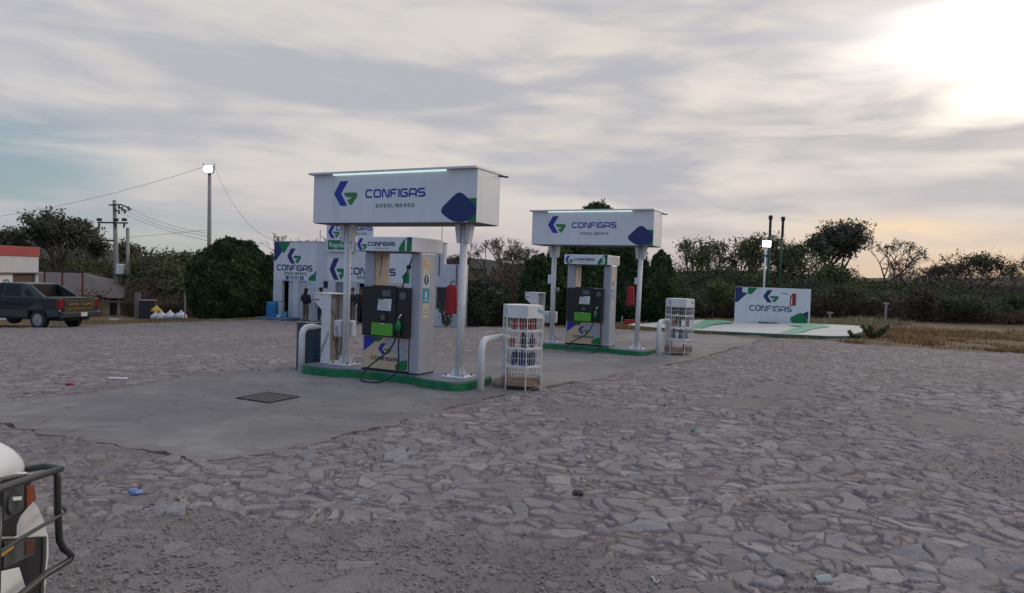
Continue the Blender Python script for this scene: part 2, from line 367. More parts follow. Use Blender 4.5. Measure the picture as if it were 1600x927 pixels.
def build_ground():
    fine = np.linspace(R(-42), R(50), 1080); coarse = np.linspace(R(50), R(318), 60)[1:-1]
    th = np.concatenate([fine, coarse])
    r = np.concatenate([np.geomspace(.3, 2.4, 14)[:-1], np.geomspace(2.4, 14, 760)[:-1], np.geomspace(14, 42, 240)[:-1], np.geomspace(42, 3500, 46)])
    T, RR = np.meshgrid(th, r); X = RR*np.sin(T); Y = RR*np.cos(T)
    z = gzn(X, Y)
    near = RR < 46
    # irregular flagstones: jittered cells, warped, each with its own size weight
    wx = X + (fbm(X*2.6, Y*2.6, 5, 3)-.5)*.24; wy = Y + (fbm(X*2.6+9, Y*2.6, 8, 3)-.5)*.24
    def cells(cs, sd):
        gx = wx/(cs*1.12); gy = wy/cs; ix, iy = np.floor(gx), np.floor(gy)
        f1 = np.full(X.shape, 9.); f2 = np.full(X.shape, 9.); idr = np.zeros(X.shape); c1x = np.zeros(X.shape); c1y = np.zeros(X.shape)
        for dx in (-1, 0, 1):
            for dy in (-1, 0, 1):
                jx, jy = ix+dx, iy+dy
                px = jx+.5+(hsh(jx, jy, sd+1)-.5)*.92; py = jy+.5+(hsh(jx, jy, sd+2)-.5)*.92
                aq = hsh(jx, jy, sd+6)*3.14; ex = (gx-px)*np.cos(aq)+(gy-py)*np.sin(aq); ey = -(gx-px)*np.sin(aq)+(gy-py)*np.cos(aq)
                d = np.hypot(ex*.78, ey*1.25)*.7+.3*(np.abs(ex)+np.abs(ey)) - .45*hsh(jx, jy, sd+3)**2
                a = d < f1
                f2 = np.where(a, f1, np.minimum(f2, d)); idr = np.where(a, hsh(jx, jy, sd+4), idr)
                c1x = np.where(a, gx-px, c1x); c1y = np.where(a, gy-py, c1y); f1 = np.where(a, d, f1)
        return (f2-f1)*cs, idr, c1x, c1y
    edge, idr, c1x, c1y = cells(.165, 0)
    e2, id2, d1x, d1y = cells(.085, 40)
    small = np.modf(idr*31.7)[0] < .36          # broken-up cells filled with small stones
    edge = np.where(small, np.minimum(edge, e2), edge); idr = np.where(small, id2, idr)
    gap = .003 + .022*fbm(X*2, Y*2, 21, 2)**2 + .016*(fbm(X*14, Y*14, 23, 2)-.5)
    soft = .007 + .0012*RR; st = np.clip((edge-gap)/soft, 0, 1); st = st*st*(3-2*st)
    h2 = np.modf(idr*57.3)[0]; h3 = np.modf(idr*91.7)[0]
    dm = dirtmask(X, Y); sunk = np.clip(dm*1.5 - h2*1.05, 0, 1)
    st = st*(1-sunk)
    pv = paved(X, Y); st = st*np.where(pv > .5, 1, 0)
    inap = inside(X, Y, APRON)
    up = .002 + .020*h2*h2 + (c1x*(h3-.5)+c1y*(h2-.4))*.048*np.clip(1.6-RR/18, .3, 1)
    z = z + np.where(near, st*up + (fbm(X*9, Y*9, 41, 3)-.5)*.012 + (fbm(X*.8, Y*.8, 44, 2)-.5)*.03, 0)
    z = np.where(inap, z-.03, z)
    # keep the ground far off flat but let ridges rise at the skyline
    far = np.clip((RR-350)/600, 0, 1)
    z = z + far*(7 + 22*fbm(T*9+4, RR*0+1, 51, 3))
    z = z + np.clip((1-pv), 0, 1)*(fbm(X*1.5, Y*1.5, 61, 3)-.35)*.12*np.where(RR < 80, 1, 0)
    n, m = X.shape
    I = np.arange(n*m).reshape(n, m); J = np.roll(I, -1, axis=1)
    faces = np.stack([I[:-1], J[:-1], J[1:], I[1:]], -1).reshape(-1, 4)[:, ::-1]
    V = np.stack([X, Y, z], -1).reshape(-1, 3)
    mt = bpy.data.materials.new('flagstone_and_dirt'); mt.use_nodes = True; g = NT(mt.node_tree); p = g.n['Principled BSDF']
    def A(nm): q = g.new('ShaderNodeAttribute'); q.attribute_name = nm; return q.outputs['Fac']
    tc = g.new('ShaderNodeTexCoord').outputs['Object']
    n1 = g.noise(tc, 2.2, 6, .6); n2 = g.noise(tc, 26, 5, .65); n3 = g.noise(tc, .35, 4, .55); n4 = g.noise(tc, 95, 3, .6)
    rnd = A('stone_tone')
    rmp = g.new('ShaderNodeValToRGB'); cr = rmp.color_ramp; g.l.new(rnd, rmp.inputs[0]); cr.interpolation = 'LINEAR'
    cols = [(0, (.19, .173, .178)), (.2, (.27, .238, .235)), (.38, (.212, .205, .22)), (.55, (.30, .266, .257)), (.72, (.24, .227, .236)), (.86, (.345, .312, .30)), (1, (.285, .276, .288))]
    while len(cr.elements) < len(cols): cr.elements.new(.5)
    for e, (pp, c) in zip(cr.elements, cols): e.position = pp; e.color = c + (1,)
    stone = g.mix(g.m('MULTIPLY', g.ss(n2, .38, .7), .42), rmp.outputs[0], (.13, .115, .118))
    n5 = g.noise(tc, 9, 5, .6); stone = g.mix(g.m('MULTIPLY', g.ss(n5, .5, .72), .45), stone, (.34, .305, .29)); stone = g.mix(g.m('MULTIPLY', g.ss(n5, .5, .3), .35), stone, (.14, .128, .132))
    stone = g.mix(g.m('MULTIPLY', g.ss(n1, .45, .7), .4), stone, (.235, .195, .185))
    joint = g.mix(g.ss(n2, .3, .7), (.085, .070, .068), (.20, .17, .163))
    dusty = g.mix(g.ss(n4, .35, .65), (.150, .134, .134), (.235, .212, .208))
    joint = g.mix(g.m('MULTIPLY', g.ss(n1, .42, .58), .75), joint, (.165, .142, .138))
    joint = g.mix(A('dirt'), joint, dusty)
    pav = g.mix(A('stone'), joint, stone)
    pav = g.mix(g.m('MULTIPLY', g.ss(n3, .42, .66), .35), pav, (.155, .133, .132))
    soil = g.mix(g.ss(n1, .35, .65), (.15, .095, .055), (.105, .075, .05))
    soil = g.mix(g.m('MULTIPLY', g.ss(n2, .4, .7), .5), soil, (.19, .125, .07))
    soil = g.mix(g.ss(n3, .5, .62), soil, (.13, .12, .065))
    soil = g.mix(A('wild'), soil, (.020, .023, .022))
    c = g.mix(A('paved'), soil, pav)
    g.l.new(c, p.inputs['Base Color']); p.inputs['Roughness'].default_value = .88; p.inputs['Specular IOR Level'].default_value = .12
    b = g.new('ShaderNodeBump'); b.inputs['Strength'].default_value = .7; b.inputs['Distance'].default_value = .016
    g.l.new(g.m('ADD', g.m('ADD', n2, g.m('MULTIPLY', n5, .8)), g.m('MULTIPLY', n4, .6)), b.inputs['Height']); g.l.new(b.outputs[0], p.inputs['Normal'])
    wild = np.clip((RR-62)/20, 0, 1)
    o = np_mesh('ground', V, faces, mt, None, True, dict(stone=st.ravel(), stone_tone=idr.ravel(), dirt=np.clip(dm, 0, 1).ravel(), paved=pv.ravel(), wild=wild.ravel()))
    tag(o, kind='structure')
build_ground()

def conc_material():
    m = bpy.data.materials.new('apron_concrete'); m.use_nodes = True; g = NT(m.node_tree); p = g.n['Principled BSDF']
    tc = g.new('ShaderNodeTexCoord').outputs['Object']
    a = g.noise(tc, .55, 6, .6, .5); b = g.noise(tc, 5, 6, .65); c_ = g.noise(tc, 60, 3, .6)
    c = g.mix(g.ss(a, .35, .65), (.172, .164, .162), (.245, .233, .226))
    c = g.mix(g.m('MULTIPLY', g.ss(b, .46, .7), .6), c, (.138, .13, .13))
    c = g.mix(g.m('MULTIPLY', g.ss(c_, .5, .7), .3), c, (.27, .26, .25))
    # oil-darkened lane beside the pumps, worn dusty edges
    s = g.noise(tc, .3, 4, .6); c = g.mix(g.m('MULTIPLY', g.ss(s, .48, .62), .5), c, (.135, .128, .14))
    # fine cracks
    v = g.new('ShaderNodeTexVoronoi', feature='DISTANCE_TO_EDGE'); v.inputs['Scale'].default_value = .42
    nn = g.new('ShaderNodeTexNoise'); nn.inputs['Scale'].default_value = 1.3; nn.inputs['Detail'].default_value = 5; g.l.new(tc, nn.inputs['Vector'])
    sc = g.new('ShaderNodeVectorMath', operation='SCALE'); g.l.new(nn.outputs['Color'], sc.inputs[0]); sc.inputs[3].default_value = 1.1
    g.l.new(g.vm('ADD', tc, sc.outputs[0]), v.inputs['Vector'])
    cr = g.ss(v.outputs['Distance'], 0.0, .010, 1.0, 0.0)
    cr = g.m('MULTIPLY', cr, g.ss(b, .40, .55)); c = g.mix(g.m('MULTIPLY', cr, .5), c, (.08, .072, .07))
    q = g.new('ShaderNodeAttribute'); q.attribute_name = 'rim'
    rim = g.ss(g.m('ADD', q.outputs['Fac'], g.m('MULTIPLY', g.m('SUBTRACT', b, .5), 1.4)), .25, .95)
    c = g.mix(g.m('MULTIPLY', rim, .85), c, (.185, .158, .152))
    tl = g.new('ShaderNodeMapping'); g.l.new(tc, tl.inputs[0]); tl.inputs['Rotation'].default_value = (0, 0, R(26.6)); tl.inputs['Scale'].default_value = (.35, 2.4, 1)
    lane = g.noise(tl.outputs[0], 1.0, 5, .6); c = g.mix(g.m('MULTIPLY', g.ss(lane, .50, .68), .45), c, (.125, .118, .125))
    g.l.new(c, p.inputs['Base Color']); p.inputs['Roughness'].default_value = .8; p.inputs['Specular IOR Level'].default_value = .2
    bm_ = g.new('ShaderNodeBump'); bm_.inputs['Strength'].default_value = .35; bm_.inputs['Distance'].default_value = .01
    g.l.new(g.m('SUBTRACT', g.m('ADD', b, g.m('MULTIPLY', c_, .5)), cr), bm_.inputs['Height']); g.l.new(bm_.outputs[0], p.inputs['Normal'])
    return m
M['apron'] = conc_material()

def build_apron():
    # ragged outline sampled along the surveyed edge
    pts = []
    n = len(APRON)
    for i in range(n):
        a, b = np.array(APRON[i]), np.array(APRON[(i+1) % n]); L = np.hypot(*(b-a)); k = max(1, int(L/.09))
        for j in range(k):
            q = a+(b-a)*j/k; w = (fbm(q[0]*3., q[1]*3., 71, 3)-.5)*.34 + (fbm(q[0]*11., q[1]*11., 72, 2)-.5)*.09
            nx, ny = (b-a)[1]/L, -(b-a)[0]/L; pts.append((q[0]+nx*w, q[1]+ny*w))
    bm = bmesh.new(); vs = [bm.verts.new((x, y, 0)) for x, y in pts]; f = bm.faces.new(vs)
    bmesh.ops.triangulate(bm, faces=[f])
    for s in range(60):   # cut into a grid so that the sheet follows the terrain
        for no, c in (((1, 0, 0), (-7.5+s*.26, 0, 0)), ((0, 1, 0), (0, 6+s*.30, 0))):
            bmesh.ops.bisect_plane(bm, geom=bm.verts[:]+bm.edges[:]+bm.faces[:], plane_co=c, plane_no=no)
    ex = bmesh.ops.extrude_face_region(bm, geom=bm.faces[:])
    top = [v for v in ex['geom'] if isinstance(v, bmesh.types.BMVert)]; ts = set(top)
    for v in bm.verts:
        z = gz(v.co.x, v.co.y); v.co.z = z + (.009 if v in ts else -.06)
    bmesh.ops.recalc_face_normals(bm, faces=bm.faces[:])
    me = bpy.data.meshes.new('concrete_apron'); bm.to_mesh(me); bm.free(); me.materials.append(M['apron'])
    VV = np.array([v.co[:2] for v in me.vertices]); PP = np.array(pts); dd = np.min(np.hypot(VV[:, None, 0]-PP[None, :, 0], VV[:, None, 1]-PP[None, :, 1]), axis=1)
    at_ = me.attributes.new('rim', 'FLOAT', 'POINT'); at_.data.foreach_set('value', np.exp(-dd/.22).astype(np.float32))
    o = bpy.data.objects.new('concrete_apron', me); COL.objects.link(o); tag(o, kind='structure')
build_apron()

def scatter_pebbles():
    N = 90000
    r = 2.3 + rng.random(N)**1.3*7.5; t = rng.uniform(R(-43), R(50), N); x = r*np.sin(t); y = r*np.cos(t)
    keep = (rng.random(N) < (.06 + .94*dirtmask(x, y))) & ~inside(x, y, APRON)
    x, y, r = x[keep], y[keep], r[keep]; N = len(x)
    s = rng.gamma(2.0, .0021, N) + .0028; s = np.minimum(s, .018)
    base = np.array([(1,0,0),(-1,0,0),(0,1,0),(0,-1,0),(0,0,1),(0,0,-1)], float)
    F = np.array([(0,2,4),(2,1,4),(1,3,4),(3,0,4),(2,0,5),(1,2,5),(3,1,5),(0,3,5)])
    a = rng.uniform(0, 6.28, N); ca, sa = np.cos(a), np.sin(a)
    V = base[None]*(s[:, None, None]*rng.uniform(.6, 1.25, (N, 6, 3))); V[:, :, 2] *= .48
    vx = V[:, :, 0]*ca[:, None]-V[:, :, 1]*sa[:, None]; vy = V[:, :, 0]*sa[:, None]+V[:, :, 1]*ca[:, None]
    V = np.stack([vx+x[:, None], vy+y[:, None], V[:, :, 2]+(gzn(x, y)+.004+s*.3)[:, None]], -1)
    faces = (F[None]+(np.arange(N)*6)[:, None, None]).reshape(-1, 3)
    m = bpy.data.materials.new('loose_gravel'); m.use_nodes = True; g = NT(m.node_tree); p = g.n['Principled BSDF']
    q = g.new('ShaderNodeAttribute'); q.attribute_name = 'tone'
    c = g.mix(q.outputs['Fac'], (.15, .135, .138), (.29, .26, .255)); g.l.new(c, p.inputs['Base Color']); p.inputs['Roughness'].default_value = .85
    o = np_mesh('gravel', V.reshape(-1, 3), faces, m, None, False, dict(tone=np.repeat(rng.random(N)**1.5, 6)))
    tag(o, 'loose grey gravel scattered over the stone paving', 'gravel', kind='stuff')
scatter_pebbles()

def grass_patch(name, label, n, sampler, h, colA, colB, seed):
    g_ = np.random.default_rng(seed); x, y = sampler(g_, n); n = len(x)
    hh = h*g_.uniform(.4, 1.25, n)*(.35 + 1.1*fbm(x*.8, y*.8, seed, 3)); a = g_.uniform(0, 6.28, n); w = g_.uniform(.008, .02, n)*(1+hh)
    lean = g_.uniform(.1, .7, n)*hh; la = g_.uniform(0, 6.28, n); z = gzn(x, y)-.03
    P0 = np.stack([x-np.cos(a)*w, y-np.sin(a)*w, z], -1); P1 = np.stack([x+np.cos(a)*w, y+np.sin(a)*w, z], -1)
    mx, my = x+np.cos(la)*lean*.35, y+np.sin(la)*lean*.35
    P2 = np.stack([mx+np.cos(a)*w*.7, my+np.sin(a)*w*.7, z+hh*.6], -1); P3 = np.stack([mx-np.cos(a)*w*.7, my-np.sin(a)*w*.7, z+hh*.6], -1)
    P4 = np.stack([x+np.cos(la)*lean, y+np.sin(la)*lean, z+hh], -1)
    V = np.stack([P0, P1, P2, P3, P4], 1).reshape(-1, 3); b = (np.arange(n)*5)[:, None]
    faces = np.concatenate([b+np.array([[0, 1, 2]]), b+np.array([[0, 2, 3]]), b+np.array([[3, 2, 4]])])
    m = bpy.data.materials.new(name+'_blades'); m.use_nodes = True; gg = NT(m.node_tree); p = gg.n['Principled BSDF']
    q = gg.new('ShaderNodeAttribute'); q.attribute_name = 'tone'; gg.l.new(gg.mix(q.outputs['Fac'], colA, colB), p.inputs['Base Color']); p.inputs['Roughness'].default_value = .8
    o = np_mesh(name, V, faces, m, None, False, dict(tone=np.repeat(np.clip(g_.random(n)*.5+fbm(x*.5, y*.5, seed+5, 3)*.6, 0, 1), 5)))
    return tag(o, label, 'grass', kind='stuff')
def samp_right(g_, n):
    x = g_.uniform(3.5, 26, n); yb = np.interp(x, [b[0] for b in BOUND], [b[1] for b in BOUND]); y = yb + .1 + g_.random(n)**1.6*13
    k = (g_.random(n) < np.clip(fbm(x*.5, y*.5, 91, 3)*2.4-.55, 0, 1)) & ~inside(x, y, SLAB) & (y > 14)
    return x[k], y[k]
def samp_left(g_, n):
    x = g_.uniform(-34, 3, n); yb = np.interp(x, [b[0] for b in BOUND], [b[1] for b in BOUND]); y = yb + .2 + g_.random(n)**1.3*10
    k = g_.random(n) < np.clip(fbm(x*.4, y*.4, 95, 3)*2.6-1.0, 0, 1)
    k &= ~((x > -13.5) & (x < 3) & (y > 37.8-(x+12.9)*.5-.2) & (y < 44))
    return x[k], y[k]
SLAB = [tuple(at(px, py, 1)[:2]) for px, py in ((0, 0),)]
def slab_pt(px, py):
    d = ray(px, py); t = 2.0
    while (CAM+d*t).z > gz(*(CAM+d*t)[:2])+.10 and t < 200: t += .02
    P = CAM+d*t; return (P.x, P.y)
SLAB = [slab_pt(*q) for q in ((985,509.5),(1040,513.5),(1081,516.5),(1180,521),(1295,526),(1327,526),(1348,519),(1357,513.5),(1350,510.5),(1330,509),(1262,506),(1146,503.5),(1095,500),(1040,503),(1000,506.5))]
grass_patch('dry_grass', 'dry orange brown grass along the edge of the paving by the trees', 110000, samp_right, .15, (.20, .10, .035), (.30, .20, .09), 3)
grass_patch('yard_grass', 'low olive grass at the foot of the hedges and buildings', 42000, samp_left, .14, (.12, .10, .04), (.20, .16, .08), 5)
def samp_tall(g_, n):
    x = g_.uniform(12.5, 17.5, n); y = 29.5+(x-12)*.35 + g_.normal(0, .8, n); k = g_.random(n) < np.clip(1-abs(x-14.6)/3.2, 0, 1); return x[k], y[k]
grass_patch('tall_grass', 'pale tall dry grass standing before the dark scrub', 3600, samp_tall, .36, (.20, .17, .09), (.32, .28, .16), 9)
# ------------------------------------------------------------------ flat graphics: stroke lettering, logo
def ribbon(pts, w, closed=False, rad=.0):
    """outline of a rounded-corner stroke of width w through 2D pts"""
    P = [np.array(p, float) for p in pts]
    if rad > 0:
        Q = []; n = len(P)
        rngi = range(n) if closed else range(1, n-1)
        if not closed: Q.append(P[0])
        for i in rngi:
            a, b, c = P[i-1], P[i], P[(i+1) % n]; la, lc = np.linalg.norm(a-b), np.linalg.norm(c-b); r = min(rad, la*.5, lc*.5)
            p0 = b+(a-b)/la*r; p1 = b+(c-b)/lc*r
            for k in range(5):
                t = k/4; Q.append(p0*(1-t)**2+2*b*t*(1-t)+p1*t*t)
        if not closed: Q.append(P[-1])
        P = Q
    n = len(P); L, Rr = [], []
    for i in range(n):
        if closed: d0, d1 = P[i]-P[i-1], P[(i+1) % n]-P[i]
        else: d0 = P[i]-P[i-1] if i else P[1]-P[0]; d1 = P[i+1]-P[i] if i < n-1 else P[-1]-P[-2]
        d0 = d0/(np.linalg.norm(d0)+1e-9); d1 = d1/(np.linalg.norm(d1)+1e-9); nn = np.array([-(d0+d1)[1], (d0+d1)[0]]); nn /= (np.linalg.norm(nn)+1e-9)
        k = w/2/max(.5, nn@np.array([-d0[1], d0[0]])); L.append(P[i]+nn*k); Rr.append(P[i]-nn*k)
    quads = []
    for i in range(n if closed else n-1):
        j = (i+1) % n; quads.append([tuple(L[i]), tuple(L[j]), tuple(Rr[j]), tuple(Rr[i])])
    return quads
W_ = .98
GLY = {'C': (W_, [([(1,.92),(0,.92),(0,.08),(1,.08)], 0)]), 'O': (W_, [([(0,.92),(1,.92),(1,.08),(0,.08)], 1)]),
 'N': (W_, [([(0,0),(0,.92),(.30,.92),(.72,.08),(1,.08),(1,1)], 0)]), 'F': (.9, [([(1,.92),(0,.92),(0,0)], 0), ([(.0,.48),(.85,.48)], 0)]),
 'I': (.0, [([(0,0),(0,1)], 0)]), 'G': (W_, [([(1,.92),(0,.92),(0,.08),(1,.08),(1,.5),(.45,.5)], 0)]),
 'A': (W_, [([(0,0),(0,.92),(1,.92),(1,0)], 0), ([(0,.34),(1,.34)], 0)]), 'S': (.92, [([(1,.92),(0,.92),(0,.5),(1,.5),(1,.08),(0,.08)], 0)]),
 'L': (.75, [([(0,1),(0,.08),(1,.08)], 0)]), 'E': (.8, [([(1,.92),(0,.92),(0,.08),(1,.08)], 0), ([(0,.5),(.9,.5)], 0)]),
 'R': (.88, [([(0,0),(0,.92),(1,.92),(1,.45),(0,.45)], 0), ([(.5,.45),(1,0)], 0)]),
 'B': (.85, [([(0,0),(0,.92),(.9,.92),(.9,.5),(0,.5)], 0), ([(0,.5),(1,.5),(1,.08),(0,.08)], 0)]), 'Ñ': (W_, [([(0,0),(0,.92),(.30,.92),(.72,.08),(1,.08),(1,1)], 0), ([(.2,1.2),(.8,1.2)], 0)]),
 'U': (W_, [([(0,1),(0,.08),(1,.08),(1,1)], 0)]), 'D': (W_, [([(0,.92),(1,.92),(1,.08),(0,.08)], 1)]), 'P': (.9, [([(0,0),(0,.92),(1,.92),(1,.42),(0,.42)], 0)]),
 'T': (.85, [([(0,.92),(1,.92)], 0), ([(.5,.92),(.5,0)], 0)]), ' ': (.5, [])}
def lettering(mb, text, o, a, b, x0, x1, y0, y1, th=.16, gap=.34, depth=.002):
    """stroke lettering of `text` filling the rectangle x0..x1, y0..y1 of plane (o, a, b)"""
    h = y1-y0; tot = sum(GLY[c][0] for c in text)+gap*(len(text)-1); sx = (x1-x0)/(tot+th)
    x = x0+th*sx/2; k = 0; w = th*1.38*h
    for c in text:
        gw, strokes = GLY[c]
        for pts, closed in strokes:
            k += 1
            P = [(x+px*gw*sx, y0+py*h) for px, py in pts]
            for q in ribbon(P, w, bool(closed), .24*h): mb.plate(q, o, a, b, depth+.0003*(k % 3))
        x += (gw+gap)*sx
CHEV = [(.98,1),(.50,1),(.42,.985),(.04,.54),(0,.49),(.04,.44),(.46,.01),(.54,0),(.96,0),(.50,.49)]          # blue angle
SEVEN = [(.75,.53),(1.50,.53),(1.61,.50),(1.64,.43),(1.61,.34),(1.24,.02),(1.17,.02),(.95,.20),(1.0,.262),(1.13,.262),(1.27,.335),(.90,.345),(.75,.42),(.72,.48)]
def logo(parent, o, a, b, x0, x1, y0, y1, blue=None, grn=None, off=.0):
    w = (x1-x0)/1.64; h = y1-y0
    mb = MB(); mb.plate([(x0+px*w, y0+py*h) for px, py in CHEV], o, a, b, .0022); mb.build('logo_angle', blue or M['blue'], parent)
    mb = MB(); mb.plate([(x0+px*w, y0+py*h) for px, py in SEVEN], o, a, b, .0022); mb.build('logo_seven', grn or M['logogreen'], parent)
def rounded(poly, rad, k=5):
    P = [np.array(p, float) for p in poly]; out = []
    for i in range(len(P)):
        a, b, c = P[i-1], P[i], P[(i+1) % len(P)]; la, lc = np.linalg.norm(a-b), np.linalg.norm(c-b); r = min(rad, la*.45, lc*.45)
        p0 = b+(a-b)/la*r; p1 = b+(c-b)/lc*r
        for j in range(k+1):
            t = j/k; q = p0*(1-t)**2+2*b*t*(1-t)+p1*t*t; out.append((q[0], q[1]))
    return out
def word_mesh(name, body, size, m, parent, loc, ext=.0008, off=.005, center=False):
    cu = bpy.data.curves.new(name, 'FONT'); cu.body = body; cu.size = size; cu.extrude = ext; cu.offset = off
    if center: cu.align_x = 'CENTER'
    tmp = bpy.data.objects.new(name, cu); COL.objects.link(tmp); dg_ = bpy.context.evaluated_depsgraph_get()
    me = bpy.data.meshes.new_from_object(tmp.evaluated_get(dg_)); bpy.data.objects.remove(tmp); me.materials.clear(); me.materials.append(m)
    o = bpy.data.objects.new(name, me); COL.objects.link(o); o.parent = parent; o.location = loc; o.rotation_euler = (R(90), 0, 0); return o
def plate(name, poly, m, parent, o, a=(1, 0, 0), b=(0, 0, 1), t=.002, label=None):
    return MB().plate(poly, o, a, b, t).build(name, m, parent, label=label)
def rect(x0, x1, y0, y1): return [(x0, y0), (x1, y0), (x1, y1), (x0, y1)]

ISL_A = R(-26.6)
O1 = Vector((-1.546, 10.867, 0)); _u = Vector((-math.sin(R(63.4)), math.cos(R(63.4)), 0))
O3 = Vector((2.178, 16.206, 0)) + _u*.06
def loc2w(O, x, y):  # island local (x along the front to the right, y away) -> world xy
    c, s = math.cos(ISL_A), math.sin(ISL_A); return (O.x+x*c-y*s, O.y+x*s+y*c)
AX, AZ = (1, 0, 0), (0, 0, 1)

def make_island(O):
    t = empty('pump_island', (O.x, O.y, 0), ISL_A)
    def end(x0, x1, y0, y1, r): return (x0, x1, y0, y1, r)
    out = [(-1.98,-.20),(-1.35,-.22),(-1.15,-.10),(-.95,-.07),(.10,-.07),(.28,-.16),(.42,-.24),(.96,-.26),(1.06,-.17),(1.08,.10),(1.09,.72),(.95,.83),(.42,.83),(.25,.70),(.1,.62),(-.95,.62),(-1.15,.68),(-1.35,.80),(-1.95,.80),(-2.06,.70),(-2.08,-.10)]
    out = rounded(out, .09, 3)
    def gl(x, y): return gz(*loc2w(O, x, y))-.05
    k = MB().prism(out, gl, .196).build('kerb', M['kerbgreen'], t, bevel=.012)
    inn = [(x*.985-.004, (y-.3)*.97+.3) for x, y in out]
    MB().prism(inn, .19, .2075).build('top_slab', M['padtop'], t)
    return t

def make_sign(with_boxes):
    t = empty('canopy_sign', (0, 0, 0))
    b = MB().box(-2.03, 1.10, .0, .72, 2.56, 3.345).build('sign_box', M['signface'], t, bevel=.006)
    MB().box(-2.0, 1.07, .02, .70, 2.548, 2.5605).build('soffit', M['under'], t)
    lid = MB().box(-2.09, 1.112, -.070, .80, 3.347, 3.382).build('lid', M['white'], t, bevel=.006)
    MB().tube([(1.09, .66, 3.33), (1.19, .80, 3.325)], .016, 6).build('bracket_stub', M['steel'], lid)
    MB().box(-1.58, .58, -.060, -.020, 3.322, 3.346).build('light_tube', M['led'], t, bevel=.006)
    o = (0, -.0005, 0)
    logo(t, o, AX, AZ, -1.59, -1.11, 2.835, 3.235)
    mb = MB(); lettering(mb, 'CONFIGAS', o, AX, AZ, -.945, .19, 2.955, 3.085, .155, .33); mb.build('name_lettering', M['blue'], t)
    mb = MB(); lettering(mb, 'GASOLINERAS', o, AX, AZ, -.73, -.005, 2.797, 2.855, .15, .8); mb.build('subtitle_lettering', M['grey_text'], t)
    plate('green_corner', rect(.95, 1.097, 2.562, 2.915), M['green'], t, (0, -.0004, 0), t=.001)
    nv = rounded([(.80, 3.04), (1.16, 2.735), (.94, 2.562), (.70, 2.562), (.44, 2.73)], .12)
    nv = [(min(x, 1.098), max(z, 2.562)) for x, z in nv]
    plate('navy_diamond', nv, M['navy'], t, (0, -.0004, 0), t=.0026)
    for x in (-1.52, .70):
        p = MB().tube([(x, .30, .21), (x-.01 if x < 0 else x+.03, .30, 2.55)], .058, 18).build('post', M['wornwhite'], t, smooth=True)
        MB().box(x-.2, x+.2, .12, .48, .2075, .222).build('base_plate', M['wornwhite'], p, bevel=.003)
        for dx in (-.15, .15):
            for y in (.17, .43): MB().lathe([(.012, 0), (.012, .035)], 6, (x+dx, y, .222)).build('bolt', M['steel'], p)
        for k in range(4):
            a = k*math.pi/2+math.pi/4; d = Vector((math.cos(a), math.sin(a), 0)); q = Vector((-d.y, d.x, 0))*.004; c = Vector((x, .30, .222))
            MB().hexa([c+d*.05-q, c+d*.14-q, c+d*.14+q, c+d*.05+q, c+d*.05-q+Vector((0,0,.14)), c+d*.07-q+Vector((0,0,.14)), c+d*.07+q+Vector((0,0,.14)), c+d*.05+q+Vector((0,0,.14))]).build('gusset', M['wornwhite'], p)
        for s in (-1, 1):
            xx = x+.03 if x > 0 else x
            MB().hexa([(xx+s*.05, .24, 2.26), (xx+s*.10, .24, 2.26), (xx+s*.10, .36, 2.26), (xx+s*.05, .36, 2.26), (xx+s*.05, .24, 2.549), (xx+s*.145, .24, 2.549), (xx+s*.145, .36, 2.549), (xx+s*.05, .36, 2.549)]).build('bracket', M['wornwhite'], p, bevel=.004)
    j = MB().box(-1.60, -1.46, .385, .50, .66, .94).build('junction_box', M['white'], t, bevel=.03, seg=3)
    MB().box(-1.73, -1.585, .22, .34, .66, .95).build('junction_box', M['white'], t, bevel=.03, seg=3)
    # coiled conduit and a black cable hanging from the box down to the pad
    pts = [(-1.60, .36, .80)]
    for i in range(16): pts.append((-1.62+.035*((i % 2)*2-1)+.004*i, .37, .86-.035*i))
    MB().tube([(q[0]-.03, .21, q[2]) for q in pts[1:10]], .006, 5).build('cable', M['rubber'], t)
    if with_boxes:
        MB().box(-1.665, -1.59, .26, .34, 1.62, 1.84).build('switch_box', M['white'], t, bevel=.008)
        MB().box(-1.45, -1.37, .27, .35, 1.44, 1.53).build('meter', M['doorgrey'], t, bevel=.01)
        MB().box(.60, .65, .27, .33, 1.68, 1.83).build('switch_box', M['white'], t, bevel=.006)
    return t

